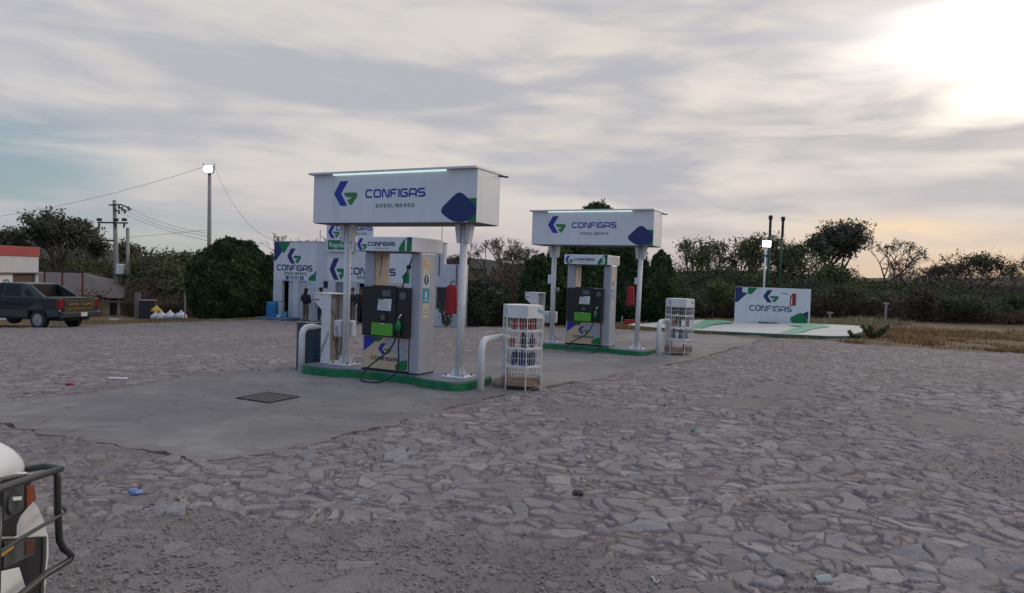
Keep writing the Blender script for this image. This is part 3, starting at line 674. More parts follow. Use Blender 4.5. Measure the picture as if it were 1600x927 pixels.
M['innerbeige'] = mat('dusty_inner_panel', (.30, .265, .24), .7, 0, .15, 4, (.16, .12, .10), .5, 5)
def make_cabinet():
    t = empty('service_cabinet', (0, 0, 0)); w = M['wornwhite']
    # tall folded-steel pedestal with its open side to the right
    mb = MB(); X0, X1, Y0, Y1 = -1.93, -1.74, .15, .58
    mb.box(X0, X1, Y0, Y0+.02, .2075, 1.15); mb.box(X0, X1, Y1-.02, Y1, .2075, 1.15); mb.box(X0, X0+.02, Y0+.02, Y1-.02, .2075, 1.15); mb.box(X0+.02, X1, Y0+.02, Y1-.02, .2075, .235)
    mb.build('pedestal', w, t, bevel=.003)
    mb = MB()
    for y0, y1 in ((Y0-.002, Y0+.018), (Y1-.018, Y1+.002)):
        mb.hexa([(X0-.01, y0, 1.12), (X1, y0, 1.12), (X1, y1, 1.12), (X0-.01, y1, 1.12), (-2.09, y0, 1.24), (X1, y0, 1.24), (X1, y1, 1.24), (-2.09, y1, 1.24)])
        mb.box(-2.09, X1, y0, y1, 1.24, 1.375)
    mb.box(-2.09, -2.072, Y0+.018, Y1-.018, 1.245, 1.375)
    mb.hexa([(X0-.012, Y0+.018, 1.12), (X0+.004, Y0+.018, 1.12), (X0+.004, Y1-.018, 1.12), (X0-.012, Y1-.018, 1.12), (-2.09, Y0+.018, 1.245), (-2.072, Y0+.018, 1.245), (-2.072, Y1-.018, 1.245), (-2.09, Y1-.018, 1.245)])
    mb.box(-2.10, X1+.01, Y0-.012, Y1+.012, 1.376, 1.392); mb.build('hood', w, t, bevel=.003)
    MB().box(X0+.02, X0+.03, Y0+.02, Y1-.02, .24, 1.37).build('inner_panel', M['innerbeige'], t)
    MB().box(X0+.03, X1-.03, Y0+.03, Y0+.16, 1.12, 1.30).build('control_box', M['doorgrey'], t, bevel=.006)
    MB().tube([(X0+.05, .30, 1.12), (X0+.12, .36, 1.0), (X0+.13, .37, .85), (X0+.12, .33, .68), (X0+.16, .30, .60)], .008, 6).build('inner_hose', M['rubber'], t, smooth=True)
    ring = [(X1+.02, .36+.075*math.cos(a), .52+.17*math.sin(a)) for a in np.linspace(0, 2*math.pi, 19)]
    MB().tube(ring, .008, 6, False).build('coiled_hose', M['rubber'], t, smooth=True)
    # kinked air line climbing up the front edge
    g_ = random.Random(4); pts = []
    for i in range(15): pts.append((X1-.02-.016*(14-i)+.024*((i % 2)*2-1), Y0-.012, .24+.036*i))
    MB().tube(pts, .006, 5).build('air_line', M['rubber'], t)
    MB().tube([(X0-.16, Y0-.006, 1.27), (X0-.09, Y0-.012, 1.28), (X0-.05, Y0-.006, 1.28)], .008, 5).build('latch', M['steel'], t)
    return t

def make_pump(number):
    t = empty('fuel_dispenser', (0, 0, 0))
    for x0, x1 in ((-.93, -.74), (-.03, .155)):
        p = MB().box(x0, x1, 0, .42, .2075, 2.10).build('pillar', M['silver'], t, bevel=.022, seg=3)
        MB().box(x0-.006, x1+.006, -.006, .426, .2075, .232).build('foot_trim', M['black'], p)
    MB().box(-.7385, -.7315, .04, .38, 1.56, 2.095).build('pillar_panel', M['cream_s'], t)  # warm light on the pillar's inner face, put in as a cream sheet
    MB().box(-.74, -.03, .05, .37, .21, .78).build('lower_cabinet', M['silver'], t, bevel=.004)
    MB().box(-.90, -.03, -.01, .43, .2075, .245).build('plinth', M['black'], t)
    f = MB().box(-.885, -.035, -.018, -.0015, .25, .765).build('front_panel', M['beige'], t, bevel=.003)  # tan reflection painted into the base colour of the panel
    o = (0, -.019, 0)
    def px(cx): return -.885+(cx-45)/355*.85
    def pz(cy, cx=220): return .762-(cy-470-(cx-45)*.035)/310*.515
    def poly(L): return [(px(x), pz(y, x)) for x, y in L]
    plate('silver_field', poly([(215,486),(399,486),(399,700),(360,740),(300,640),(230,560)]), M['silver'], f, (0, -.0185, 0), t=.0006)  # plain silver beyond the painted tan reflection
    plate('blue_corner', poly([(46,474),(140,478),(160,500),(46,618)]), M['blue'], f, o, t=.001)
    plate('green_corner', rounded(poly([(112,476),(208,480),(160,534)]), .03), M['green'], f, o, t=.0018)
    logo(f, o, AX, AZ, px(162), px(272), pz(642, 200), pz(535, 200))
    mb = MB(); lettering(mb, 'CONFIGAS', o, AX, AZ, px(108), px(327), pz(700, 200), pz(668, 200), .17, .33); mb.build('name_lettering', M['navy'], f)
    plate('navy_sliver', poly([(370,705),(399,672),(399,740)]), M['navy'], f, o, t=.001)
    plate('green_swoosh', rounded(poly([(299,742),(350,690),(399,690),(399,785),(310,782)]), .05), M['green'], f, o, t=.0018)
    # black computer head, proud of the pillars, both faces
    h = MB().box(-.895, .0, -.075, .495, .767, 1.552).build('pump_head', M['black'], t, bevel=.018, seg=3)
    MB().box(-.69, -.225, -.105, -.074, .785, 1.575).build('display_module', M['black'], h, bevel=.02, seg=3)
    MB().box(-.215, -.01, -.095, -.074, .785, 1.50).build('nozzle_module', M['black'], h, bevel=.02, seg=3)
    MB().lathe([(.2, -.03), (.2, 0)], 24, (-.49, .2, 1.56)).build('dome_cap', M['black'], h, bevel=.01)
    def fr(name, x0, x1, z0, z1, m, d=.004, y=-.1052): return MB().box(x0, x1, y-d, y, z0, z1).build(name, m, h, bevel=.0015)
    fr('display', -.485, -.325, 1.405, 1.50, M['screen'])
    pa = plate('price_sheet', [(-.575,1.185),(-.315,1.18),(-.30,1.365),(-.55,1.36)], M['paper'], h, (0, -.1056, 0), t=.0015)
    for k in range(7): plate('print_line', rect(-.55, -.345-(k*37 % 5)*.012, 1.205+k*.021, 1.211+k*.021), M['faint'], pa, (0, -.1071, 0), t=.0004)
    plate('teal_heading', rect(-.535, -.46, 1.345, 1.362), M['green'], pa, (0, -.1072, 0), t=.0006)
    MB().box(-.51, -.385, -.125, -.104, 1.01, 1.14).build('card_reader', M['black'], h, bevel=.006)
    fr('keypad', -.485, -.41, 1.04, 1.11, M['screen'], y=-.1252)
    g1 = plate('lime_sticker', rounded(rect(-.68, -.27, .79, .985), .012), M['lime'], h, (0, -.1056, 0), t=.002)
    plate('sticker_note', rect(-.51, -.435, .965, .98), M['paper'], g1, (0, -.1077, 0), t=.0006)
    MB().lathe([(.06, 0), (.06, .008), (.045, .012)], 20).build('round_gauge', M['screen'], h).matrix_local = Matrix.Translation((-.10, -.095, 1.42)) @ Matrix.Rotation(R(90), 4, 'X')
    # nozzle in its boot
    nz = MB().tube([(-.15, -.125, .87), (-.15, -.13, .97), (-.145, -.13, 1.04)], [.035, .045, .03], 10).build('nozzle', M['green'], t, smooth=True)
    MB().box(-.19, -.105, -.165, -.10, .90, .99).build('nozzle_guard', M['green'], nz, bevel=.015)
    MB().tube([(-.145, -.14, 1.03), (-.125, -.15, 1.09), (-.095, -.13, 1.14)], .011, 8).build('spout', M['chrome'], nz, smooth=True)
    MB().tube([(-.16, -.15, .94), (-.20, -.17, 1.0), (-.16, -.165, 1.06)], .006, 6).build('lever', M['steel'], nz)
    if number == '1':
        loop = [(-.15,-.13,.88),(-.17,-.15,.78),(-.22,-.16,.66),(-.32,-.17,.54),(-.46,-.18,.43),(-.58,-.20,.34),(-.66,-.24,.25),(-.69,-.30,.13),(-.66,-.33,.09),(-.50,-.33,.075),(-.32,-.30,.10),(-.17,-.22,.19),(-.10,-.19,.30),(-.09,-.17,.45),(-.11,-.16,.62),(-.12,-.14,.78),(-.13,-.12,.88)]
    else:
        loop = [(-.15,-.13,.88),(-.20,-.16,.72),(-.28,-.17,.56),(-.40,-.18,.44),(-.58,-.20,.35),(-.72,-.22,.25),(-.80,-.30,.10),(-.60,-.33,.085),(-.30,-.32,.08),(-.05,-.26,.12),(.00,-.20,.30),(.0,-.17,.60),(-.02,-.14,.95),(-.02,-.13,1.3),(.01,-.11,1.9)]
    def smooth_path(P, k=5):
        P = [Vector(p) for p in P]; out = []
        for i in range(len(P)-1):
            a, b, c, d = P[max(0, i-1)], P[i], P[i+1], P[min(len(P)-1, i+2)]
            for j in range(k):
                s = j/k; out.append(.5*((2*b)+(c-a)*s+(2*a-5*b+4*c-d)*s*s+(3*b-a-3*c+d)*s**3))
        return out+[P[-1]]
    MB().tube(smooth_path(loop), .0125, 8).build('hose', M['rubber'], t, smooth=True)
    if number == '1':
        up = MB().tube(smooth_path([(-.06, .1, 2.10), (-.065, .06, 1.98), (-.085, .0, 1.85), (-.10, -.04, 1.72), (-.125, -.06, 1.6), (-.13, -.06, 1.553)]), .011, 8).build('upper_hose', M['rubber'], t, smooth=True)
        MB().box(-.12, -.06, .0, .05, 1.84, 1.90).build('hose_clip', M['rubber'], up, bevel=.008)
        MB().tube([(-.085, .01, 1.83), (-.09, .0, 1.77)], .014, 8).build('hose_coupling', M['chrome'], up)
    MB().tube([(-.66, .1, 2.10), (-.655, .08, 1.9), (-.66, .06, 1.76), (-.655, .05, 1.70)], .006, 6).build('pull_cord', M['rubber'], t)
    # header fascia with its rounded top
    v = MB().box(-.935, .13, -.22, .66, 2.10, 2.325).build('header', M['signface'], t, bevel=.012, seg=3)
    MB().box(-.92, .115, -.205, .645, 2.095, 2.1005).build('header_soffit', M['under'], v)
    o = (0, -.2205, 0)
    def vx(cx): return -.935+(cx-415)/632*1.065
    def vz(cy): return 2.325-(cy-185)/160*.225
    logo(v, o, AX, AZ, vx(430), vx(545), vz(338), vz(206))
    mb = MB(); lettering(mb, 'CONFIGAS', o, AX, AZ, vx(557), vx(860), vz(285), vz(243), .17, .33); mb.build('name_lettering', M['navy'], v)
    mb = MB(); lettering(mb, 'GASOLINERAS', o, AX, AZ, vx(640), vx(790), vz(318), vz(306), .15, .8); mb.build('subtitle_lettering', M['faint'], v)
    plate('navy_corner', [(vx(985), vz(189)), (.124, vz(189)), (.124, vz(262))], M['navy'], v, o, t=.001)
    gs = rounded([(vx(902), vz(342)), (vx(905), vz(300)), (vx(965), vz(205)), (vx(1000), vz(200)), (.124, vz(250)), (.124, vz(342))], .03)
    plate('green_shape', gs, M['green'], v, o, t=.002)
    word_mesh('number', number, .235, M['paper'], v, (vx(982), -.2245, vz(332)), .0008, .006, True)
    # stickers on the right flank (faces +x)
    YA, o2 = (0, 1, 0), (.1555, 0, 0)
    s = plate('no_smoking_sticker', rect(.07, .24, 1.79, 2.03), M['cream_s'], t, o2, YA, AZ, .001)
    ring = MB()
    for q in ribbon([(.155+.068*math.cos(a), 1.92+.075*math.sin(a)) for a in np.linspace(0, 2*math.pi, 25)[:-1]], .014, True): ring.plate(q, (.1568, 0, 0), YA, AZ, .0006)
    for q in ribbon([(.11, 1.965), (.20, 1.875)], .012): ring.plate(q, (.1568, 0, 0), YA, AZ, .0009)
    for q in ribbon([(.115, 1.905), (.195, 1.905)], .014): ring.plate(q, (.1568, 0, 0), YA, AZ, .0003)
    ring.build('ban_ring', M['orange'], s)
    s = plate('engine_off_sticker', rect(.07, .24, 1.56, 1.78), M['paper'], t, o2, YA, AZ, .001)
    plate('disc', [(.155+.065*math.cos(a), 1.68+.085*math.sin(a)) for a in np.linspace(0, 2*math.pi, 25)[:-1]], M['navy'], s, (.1568, 0, 0), YA, AZ, .0006)
    plate('bar', rect(.145, .165, 1.64, 1.75), M['paper'], s, (.1575, 0, 0), YA, AZ, .0006); plate('dot', rect(.145, .165, 1.61, 1.63), M['paper'], s, (.1575, 0, 0), YA, AZ, .0006)
    s = plate('blue_sticker', rect(.065, .245, 1.33, 1.545), M['cyan'], t, o2, YA, AZ, .001)
    plate('phone_symbol', rounded([(.13, 1.40), (.18, 1.40), (.18, 1.48), (.16, 1.51), (.13, 1.49)], .01), M['paper'], s, (.1568, 0, 0), YA, AZ, .0006)
    plate('caption', rect(.09, .22, 1.355, 1.372), M['paper'], s, (.1568, 0, 0), YA, AZ, .0006)
    s = plate('lower_sticker', rect(.08, .225, 1.085, 1.30), M['cream_s'], t, o2, YA, AZ, .001)
    for q in ribbon([(.13, 1.21), (.15, 1.195), (.17, 1.26)], .012): MB().plate(q, (.1568, 0, 0), YA, AZ, .0006).build('mark', M['steel'], s)
    plate('caption', rect(.095, .205, 1.14, 1.16), M['faint'], s, (.1568, 0, 0), YA, AZ, .0006)
    return t

def make_guard():
    """painted pipe guard bent over into an inverted U, running away from the front"""
    t = empty('pipe_guard', (0, 0, 0))
    pts = [(0, 0, -.1), (0, 0, .62)]
    for i in range(1, 8): a = i/7*math.pi/2; pts.append((0, .14-.14*math.cos(a), .62+.14*math.sin(a)))
    pts += [(0, .72, .76)]
    for i in range(1, 8): a = i/7*math.pi/2; pts.append((0, .72+.14*math.sin(a), .62+.14*math.cos(a)))
    pts += [(0, .86, -.1)]
    MB().tube(pts, .053, 16).build('pipe', M['wornwhite'], t, smooth=True)
    return t

def make_rack(seed):
    """six-sided welded wire display cage on short legs"""
    t = empty('display_cage', (0, 0, 0)); r = .315; H0, H1, H2 = .07, 1.08, 1.27
    cs = [(r*math.cos(R(60*k+8)), r*math.sin(R(60*k+8))) for k in range(6)]
    legs = MB()
    for x, y in cs: legs.tube([(x, y, 0), (x, y, H2)], .0085, 6)
    legs.build('corner_rods', M['wornwhite'], t)
    for k in range(6):
        (x0, y0), (x1, y1) = cs[k], cs[(k+1) % 6]; m = MB(); rm = MB()
        for j in range(1, 7):
            f = j/7; x, y = x0+(x1-x0)*f, y0+(y1-y0)*f; m.tube([(x, y, .19), (x, y, H1)], .0028, 4); rm.tube([(x, y, H0), (x, y, .19)], .0035, 4)
        for z in np.arange(.16, H1, .105): (m if z > .19 else rm).tube([(x0, y0, z), (x1, y1, z)], .0028, 4)
        rm.tube([(x0, y0, H0), (x1, y1, H0)], .010, 5); rm.tube([(x0, y0, H0+.045), (x1, y1, H0+.045)], .008, 5)
        w = m.build('wire_panel', M['wornwhite'], t); rm.build('rusty_lower_wires', M['rust'], w)
        c, s = math.cos(R(60*k+38)), math.sin(R(60*k+38))
        b = MB().plate(rect(-.5*r, .5*r, H1, H2), (c*r*.866, s*r*.866, 0), (-s, c, 0), (0, 0, 1), .004).build('header_band', M['white'], t)
        if k % 2: MB().plate([(.04+.03*k, H1+.04), (.06+.02*k, H1+.10), (.05, H1+.155), (-.02+.01*k, H1+.10)], (c*(r*.866+.0045), s*(r*.866+.0045), 0), (-s, c, 0), (0, 0, 1), .0008).build('faded_mark', M['cyanfade'], b)
    MB().prism([(x*.985, y*.985) for x, y in cs], H2-.01, H2).build('lid', M['white'], t)
    for z, m in ((.885, 'wornwhite'), (.62, 'wornwhite'), (.345, 'wornwhite'), (.075, 'rust')):
        MB().prism([(x*.96, y*.96) for x, y in cs], z, z+.012).build('shelf', M[m], t)
        f = MB()
        for k in range(6):
            (x0, y0), (x1, y1) = cs[k], cs[(k+1) % 6]; mx, my = (x0+x1)/2, (y0+y1)/2; L = math.hypot(mx, my)
            f.plate(rect(-.48*r, .48*r, z-.012, z+.022), (mx*.99, my*.99, 0), (-my/L, mx/L, 0), (0, 0, 1), .003)
        f.build('shelf_rim', M[m], t)
    return t
M['cyanfade'] = mat('faded_blue_print', (.22, .38, .52), .6)

def bottle_mesh(kind):
    mb = MB()
    if kind == 0: mb.lathe([(.038, 0), (.04, .01), (.04, .15), (.03, .19), (.013, .21), (.013, .235)], 12)
    elif kind == 1:
        mb.box(-.055, .055, -.032, .032, 0, .19); mb.box(-.03, .02, -.02, .02, .19, .225)
    else: mb.lathe([(.05, 0), (.05, .13), (.045, .14)], 14)
    return mb
BOT = {}
def put_bottles(rack, tall, seed, redtop):
    g_ = random.Random(seed); mats = {'red': mat('red_bottle', (.28, .02, .02), .4), 'navyb': mat('navy_bottle', (.02, .05, .14), .4), 'dark': mat('dark_bottle', (.02, .02, .025), .4), 'amber': mat('copper_tin', (.35, .10, .05), .4), 'pale': mat('pale_bottle', (.30, .33, .38), .4)} if not BOT else BOT
    BOT.update(mats)
    spec = [(.897, ['red', 'red', 'dark'] if redtop else ['dark', 'dark', 'navyb'], 7), (.632, ['dark', 'navyb', 'amber'], 6), (.357, ['navyb', 'navyb', 'pale'], 7)] + ([] if redtop else [(.087, ['pale', 'amber'], 3)])
    L = rack.location
    names = {'red': 'red', 'navyb': 'navy blue', 'dark': 'black', 'amber': 'copper coloured', 'pale': 'pale grey'}
    tiers = {.897: 'top shelf', .632: 'second shelf', .357: 'third shelf', .087: 'rusty floor'}
    for z, cols, n in spec:
        for i in range(n):
            a = 2*math.pi*i/n+g_.uniform(-.15, .15)-1.57; rr = .175 if n > 1 else 0
            if g_.random() < .3: continue
            c = cols[i % len(cols)]; kd = g_.choice([0, 0, 1]) if c != 'amber' else 2
            key = (kd, c)
            if key not in BOT:
                o = bottle_mesh(kd).build('oil_bottle' if kd < 2 else 'oil_tin', mats[c], None, smooth=False, bevel=.004); BOT[key] = o
            else: o = BOT[key].copy(); COL.objects.link(o)
            o.location = (L.x+rr*math.cos(a), L.y+rr*math.sin(a), L.z+z+.001); o.rotation_euler = (0, 0, g_.uniform(0, 6)); s = g_.uniform(.85, 1.05); o.scale = (s, s, s)
            shape = ('round bottle', 'square can', 'tin')[kd]
            tag(o, '%s %s on the %s of the %s wire cage' % (names[c], shape, tiers[z], tall), 'bottle' if kd < 2 else 'tin', '%s %ss on the %s of the %s wire cage' % (names[c], shape, tiers[z], tall))

def make_cover():
    """quilted red canvas hood hung over an extinguisher on the post"""
    mb = MB(); n = 22; prof = [(.055, .44), (.075, .42), (.082, .36), (.085, .2), (.088, .02), (.086, 0)]
    b = []
    for i, (r, z) in enumerate(prof):
        for k in range(n):
            a = 2*math.pi*k/n; rr = r*(1+.06*math.sin(a*7)*(1-i*.05)); mb.v.append((rr*math.cos(a)*1.02, rr*math.sin(a)*.9, z))
    for i in range(len(prof)-1):
        for k in range(n): k2 = (k+1) % n; mb.f.append((i*n+k, (i+1)*n+k, (i+1)*n+k2, i*n+k2))
    mb.f.append(tuple(range(n))); mb.f.append(tuple(len(prof)*n-1-k for k in range(n)))
    t = empty('extinguisher_cover', (0, 0, 0)); mb.build('canvas_hood', M['redcloth'], t, smooth=True)
    MB().tube([(-.02, 0, .43), (-.01, 0, .49), (.05, 0, .50)], .01, 6).build('hook', M['steel'], t)
    return t

def place(o, O, x=0, y=0, z=0, rz=ISL_A, label=None, cat=None, group=None):
    wx, wy = loc2w(O, x, y); o.location = (wx, wy, z); o.rotation_euler = (0, 0, rz); return tag(o, label, cat, group)

make_island(O1); tag(bpy.data.objects['pump_island'], 'green edged island under the nearer pump number 1', 'pump island', 'green pump islands')
i3 = make_island(O3); tag(i3, 'green edged island under the farther pump number 3', 'pump island', 'green pump islands')
s1 = make_sign(False); place(s1, O1, label='larger white lightbox sign on two posts over pump number 1', cat='sign', group='lightbox signs over the pumps')
s3 = make_sign(True); s3.scale = (.957, 1, 1); place(s3, O3, .047, label='smaller looking white lightbox sign on two posts over pump number 3', cat='sign', group='lightbox signs over the pumps')
p1 = make_pump('1'); place(p1, O1, label='silver and black fuel pump numbered 1 with red stickered flank', cat='fuel pump', group='fuel pumps')
p1['label'] = 'silver and black fuel pump with a white 1 on its header'
p3 = make_pump('3'); place(p3, O3, label='silver and black fuel pump with a white 3 on its header', cat='fuel pump', group='fuel pumps')
c1 = make_cabinet(); place(c1, O1, label='white hooded steel cabinet between blue drum and pump 1', cat='cabinet', group='hooded service cabinets')
c3 = copy_tree(c1); place(c3, O3, label='white hooded steel cabinet at the far end of the pump 3 island', cat='cabinet', group='hooded service cabinets')
g1 = make_guard(); place(g1, O1, -2.21, 0, .04, label='bent white pipe guard in front of the dark blue drum', cat='guard rail', group='bent pipe guards')
for O, x, y, z, lab in ((O1, 1.235, .05, .07, 'bent white pipe guard beside the nearer wire cage'), (O3, 1.28, .12, .10, 'bent white pipe guard beside the farther wire cage')):
    place(copy_tree(g1), O, x, y, z, label=lab, cat='guard rail', group='bent pipe guards')
r1 = make_rack(1); place(r1, O1, 1.60, .66, .083, label='white wire display cage with red bottles, nearer one beside pump 1 island', cat='display cage', group='wire display cages')
r3 = copy_tree(r1); place(r3, O3, 1.60, .66, .12, label='white wire display cage farther off beside the pump 3 island', cat='display cage', group='wire display cages')
put_bottles(r1, 'nearer', 3, True); put_bottles(r3, 'farther', 5, False)
e1 = make_cover(); place(e1, O1, .535, .30, 1.175, label='red canvas extinguisher cover hung on the post right of pump 1', cat='extinguisher cover', group='red extinguisher covers')
e3 = copy_tree(e1); place(e3, O3, .53, .30, 1.19, label='red canvas extinguisher cover hung on the post right of pump 3', cat='extinguisher cover', group='red extinguisher covers')

# drum behind the left guard
d = empty('steel_drum', (*loc2w(O1, -2.40, .42), .03))
prof = [(.235, 0), (.245, .01), (.245, .03), (.238, .04), (.238, .27), (.246, .285), (.238, .30), (.238, .54), (.246, .555), (.238, .57), (.238, .80), (.246, .81), (.246, .835), (.225, .835), (.222, .815)]
MB().lathe(prof, 32).build('drum_shell', M['drum'], d, smooth=False)
MB().lathe([(.218, .816), (.218, .822)], 32).build('drum_lid', M['drum'], d)
tag(d, 'dark blue steel drum behind the left bent pipe guard', 'drum')
# small litter on island ends: stone by the cage
st = MB().sphere((0, 0, 0), .16, 10, 7, (1, .7, .62)).build('rock', mat('pale_rock', (.33, .27, .21), .9, 0, .2, 8, bump=.6, bscale=9), None, smooth=True)
wx, wy = loc2w(O1, 1.30, .62); st.location = (wx, wy, .13); tag(st, 'pale brown rock at the end of the pump 1 island', 'rock')
# weeds and wire scraps at the post foot
for O, lab in ((O1, 'tangle of thin wire at the left post foot on the pump 1 island'), (O3, 'tangle of thin wire at the left post foot on the pump 3 island')):
    g_ = random.Random(8); mb = MB()
    for k in range(5):
        x0, y0 = -1.33+g_.uniform(-.05, .12), .3+g_.uniform(-.05, .05)
        mb.tube([(x0, y0, .21), (x0+g_.uniform(-.06, .1), y0, .27), (x0+g_.uniform(-.04, .14), y0, .33+g_.uniform(0, .06)), (x0+g_.uniform(.05, .16), y0, .25)], .004, 4)
    o = mb.build('wire_tangle', M['rust'], None); place(o, O, label=lab, cat='wire', group='wire tangles by the post feet')

# drain grate in the apron
dg = empty('drain_grate', (-3.18, 9.27, gz(-3.18, 9.27)+.017), ISL_A)
fr = MB()
for a in ((-.29, .29, -.27, -.25), (-.29, .29, .25, .27), (-.29, -.27, -.25, .25), (.27, .29, -.25, .25)): fr.box(*a, -.02, .012)
fr.build('frame', M['steel'], dg, bevel=.003); bars = MB()
for i in range(7): bars.box(-.25+i*.078, -.222+i*.078, -.25, .25, -.01, .008)
bars.build('bars', mat('worn_iron', (.13, .125, .13), .6, .3), dg); MB().box(-.27, .27, -.25, .25, -.004, .0005).build('pit', M['dark'], dg)  # flat black sheet stands in for the shade between the bars
tag(dg, 'square iron drain grate set in the concrete apron', 'drain grate')
# ------------------------------------------------------------------ station building
OB = Vector((-12.897, 38.0, 0))
def bw(s, y, z=0): x_, y_ = loc2w(OB, s, y); return Vector((x_, y_, z))
def boxpart(name, a, m, parent, bevel=0): return MB().box(*a).build(name, m, parent, bevel=bevel)
def build_station():
    t = empty('station_building', (OB.x, OB.y, 0), ISL_A, 'white station shop with painted blue and green logos on its front', 'building')
    # walls with real openings: list of (s0, s1, z0, z1) holes
    ops = [(.62, 1.42, -.92, 1.10), (1.79, 2.40, -.92, 1.12), (3.45, 3.80, .78, 1.18), (4.27, 4.93, -.9, 1.14), (5.62, 6.62, -.9, 1.13), (7.2, 8.6, .0, 1.1), (10.38, 11.14, .06, 1.14)]
    def wall(s0, s1, top, name):
        mb = MB(); xs = sorted({s0, s1} | {v for o in ops for v in o[:2] if s0 < v < s1})
        for a, b in zip(xs[:-1], xs[1:]):
            hs = sorted([(o[2], o[3]) for o in ops if o[0] <= a+1e-6 and o[1] >= b-1e-6]); z = -1.6
            for h0, h1 in hs:
                if h0 > z: mb.box(a, b, 0, .2, z, h0)
                z = h1
            mb.box(a, b, 0, .2, z, top)
        return mb.build(name, M['wall'], t)
    wall(0, 10.8, 3.18, 'wall'); wall(10.8, 12.0, 2.21, 'wall')
    MB().box(0, .2, .2, 5.0, -1.8, 3.18).box(.2, 7.4, 4.8, 5.0, -1.6, 3.18).box(7.2, 7.4, .2, 4.8, -1.6, 3.18).build('side_walls', M['wall'], t)
    boxpart('roof', (.2, 7.2, .2, 4.8, 2.9, 3.05), M['conc_pole'], t)
    MB().box(.2, 7.2, .6, .7, -1.2, 2.9).build('inner_partition', M['dark'], t)  # near-black sheet stands in for the unlit rooms behind the openings
    boxpart('parapet_cap', (-.03, 3.74, -.03, .23, 3.181, 3.22), M['wall'], t, .01)
    boxpart('parapet_cap', (3.74, 10.83, -.03, .23, 3.181, 3.215), M['doorgrey'], t, .01)
    boxpart('door', (1.06, 1.40, .05, .09, -.9, 1.09), M['storewhite'], t)
    boxpart('door', (1.80, 2.39, .06, .10, -.9, 1.11), M['storewhite'], t)
    boxpart('door', (4.29, 4.91, .05, .09, -.88, 1.13), M['doorgrey'], t)
    boxpart('door', (5.63, 5.78, .04, .08, -.88, 1.12), M['storewhite'], t)
    for a in ((3.46, 3.79, .79, 1.17), (10.40, 11.12, .08, 1.12), (7.22, 8.58, .02, 1.08)):
        w = boxpart('window', (a[0], a[1], .06, .09, a[2], a[3]), M['winglass'], t)
        MB().box(a[0]-.01, a[1]+.01, .02, .06, a[2]-.01, a[2]+.03).box(a[0]-.01, a[1]+.01, .02, .06, a[3]-.03, a[3]+.01).box(a[0]-.01, a[0]+.03, .02, .06, a[2]+.03, a[3]-.03).box(a[1]-.03, a[1]+.01, .02, .06, a[2]+.03, a[3]-.03).build('window_frame', M['doorgrey'], w)
    # painted panels and lettering
    o = (0, -.004, 0)
    pn = plate('left_mural', rect(0.01, 2.98, 1.15, 3.17), M['signface'], t, (0, 0, 0), t=.004)
    plate('navy_triangle', rounded([(.01, 3.165), (.42, 3.165), (.68, 2.75), (.12, 2.12), (.01, 2.2)], .05), M['navy'], pn, o, t=.002)
    plate('green_triangle', [(.30, 3.165), (1.18, 3.165), (.74, 2.56), (.58, 2.66)], M['green'], pn, o, t=.004)
    logo(pn, o, AX, AZ, .95, 1.93, 2.02, 2.83, M['navy'], M['green'])
    mb = MB(); lettering(mb, 'CONFIGAS', o, AX, AZ, .24, 2.72, 1.65, 1.95, .17, .33); mb.build('name_lettering', M['navy'], pn)
    mb = MB(); lettering(mb, 'GASOLINERAS', o, AX, AZ, .75, 2.33, 1.43, 1.57, .17, .45); mb.build('subtitle_lettering', M['green'], pn)
    plate('green_wedge', rounded([(2.46, 1.28), (2.62, 1.42), (2.97, 1.60), (2.97, 1.155), (2.5, 1.155)], .04), M['green'], pn, o, t=.002)
    plate('navy_wedge', [(2.86, 1.56), (2.975, 1.72), (2.975, 1.5)], M['navy'], pn, o, t=.004)
    st = plate('toilet_signs', rect(.79, 2.15, 1.16, 1.385), M['paper'], t, (0, -.0045, 0), t=.003)
    plate('blue_tile', rect(.80, .93, 1.17, 1.375), M['cyan'], st, (0, -.0078, 0), t=.001); plate('blue_tile', rect(.94, 1.10, 1.17, 1.375), M['navy'], st, (0, -.0078, 0), t=.001); plate('blue_tile', rect(1.88, 2.13, 1.17, 1.375), M['navy'], st, (0, -.0078, 0), t=.001)
    for x, m in ((.865, 'paper'), (2.0, 'paper')):
        mb = MB(); mb.plate([(x+.025*math.cos(a), 1.34+.022*math.sin(a)) for a in np.linspace(0, 6.28, 13)[:-1]], (0, -.009, 0), AX, AZ, .001); mb.plate([(x-.03, 1.31), (x+.03, 1.31), (x+.02, 1.19), (x-.02, 1.19)], (0, -.009, 0), AX, AZ, .001); mb.build('figure_symbol', M[m], st)
    mb = MB(); lettering(mb, 'SANITARIOS'.replace('T', 'T'), (0, -.0078, 0), AX, AZ, 1.18, 1.80, 1.29, 1.35, .2, .45); lettering(mb, 'PUBLICOS', (0, -.0078, 0), AX, AZ, 1.22, 1.76, 1.20, 1.26, .2, .45); mb.build('caption', M['navy'], st)
    nt = plate('notice_sheet', [(2.49, .70), (3.02, .68), (3.02, 1.02), (2.49, 1.05)], mat('pale_blue_notice', (.45, .53, .58), .6), t, (0, 0, 0), t=.004)
    plate('blue_mark', [(2.53, .95), (2.62, .95), (2.60, 1.02), (2.52, 1.02)], M['cyan'], nt, (0, -.0045, 0), t=.001)
    # wide mural
    pn = plate('centre_mural', rect(3.72, 8.86, 1.22, 2.72), M['signface'], t, (0, 0, 0), t=.004)
    logo(pn, o, AX, AZ, 3.87, 4.93, 1.26, 2.37, M['navy'], M['green'])
    mb = MB(); lettering(mb, 'CONFIGAS', o, AX, AZ, 5.02, 8.02, 1.57, 1.91, .17, .33); mb.build('name_lettering', M['navy'], pn)
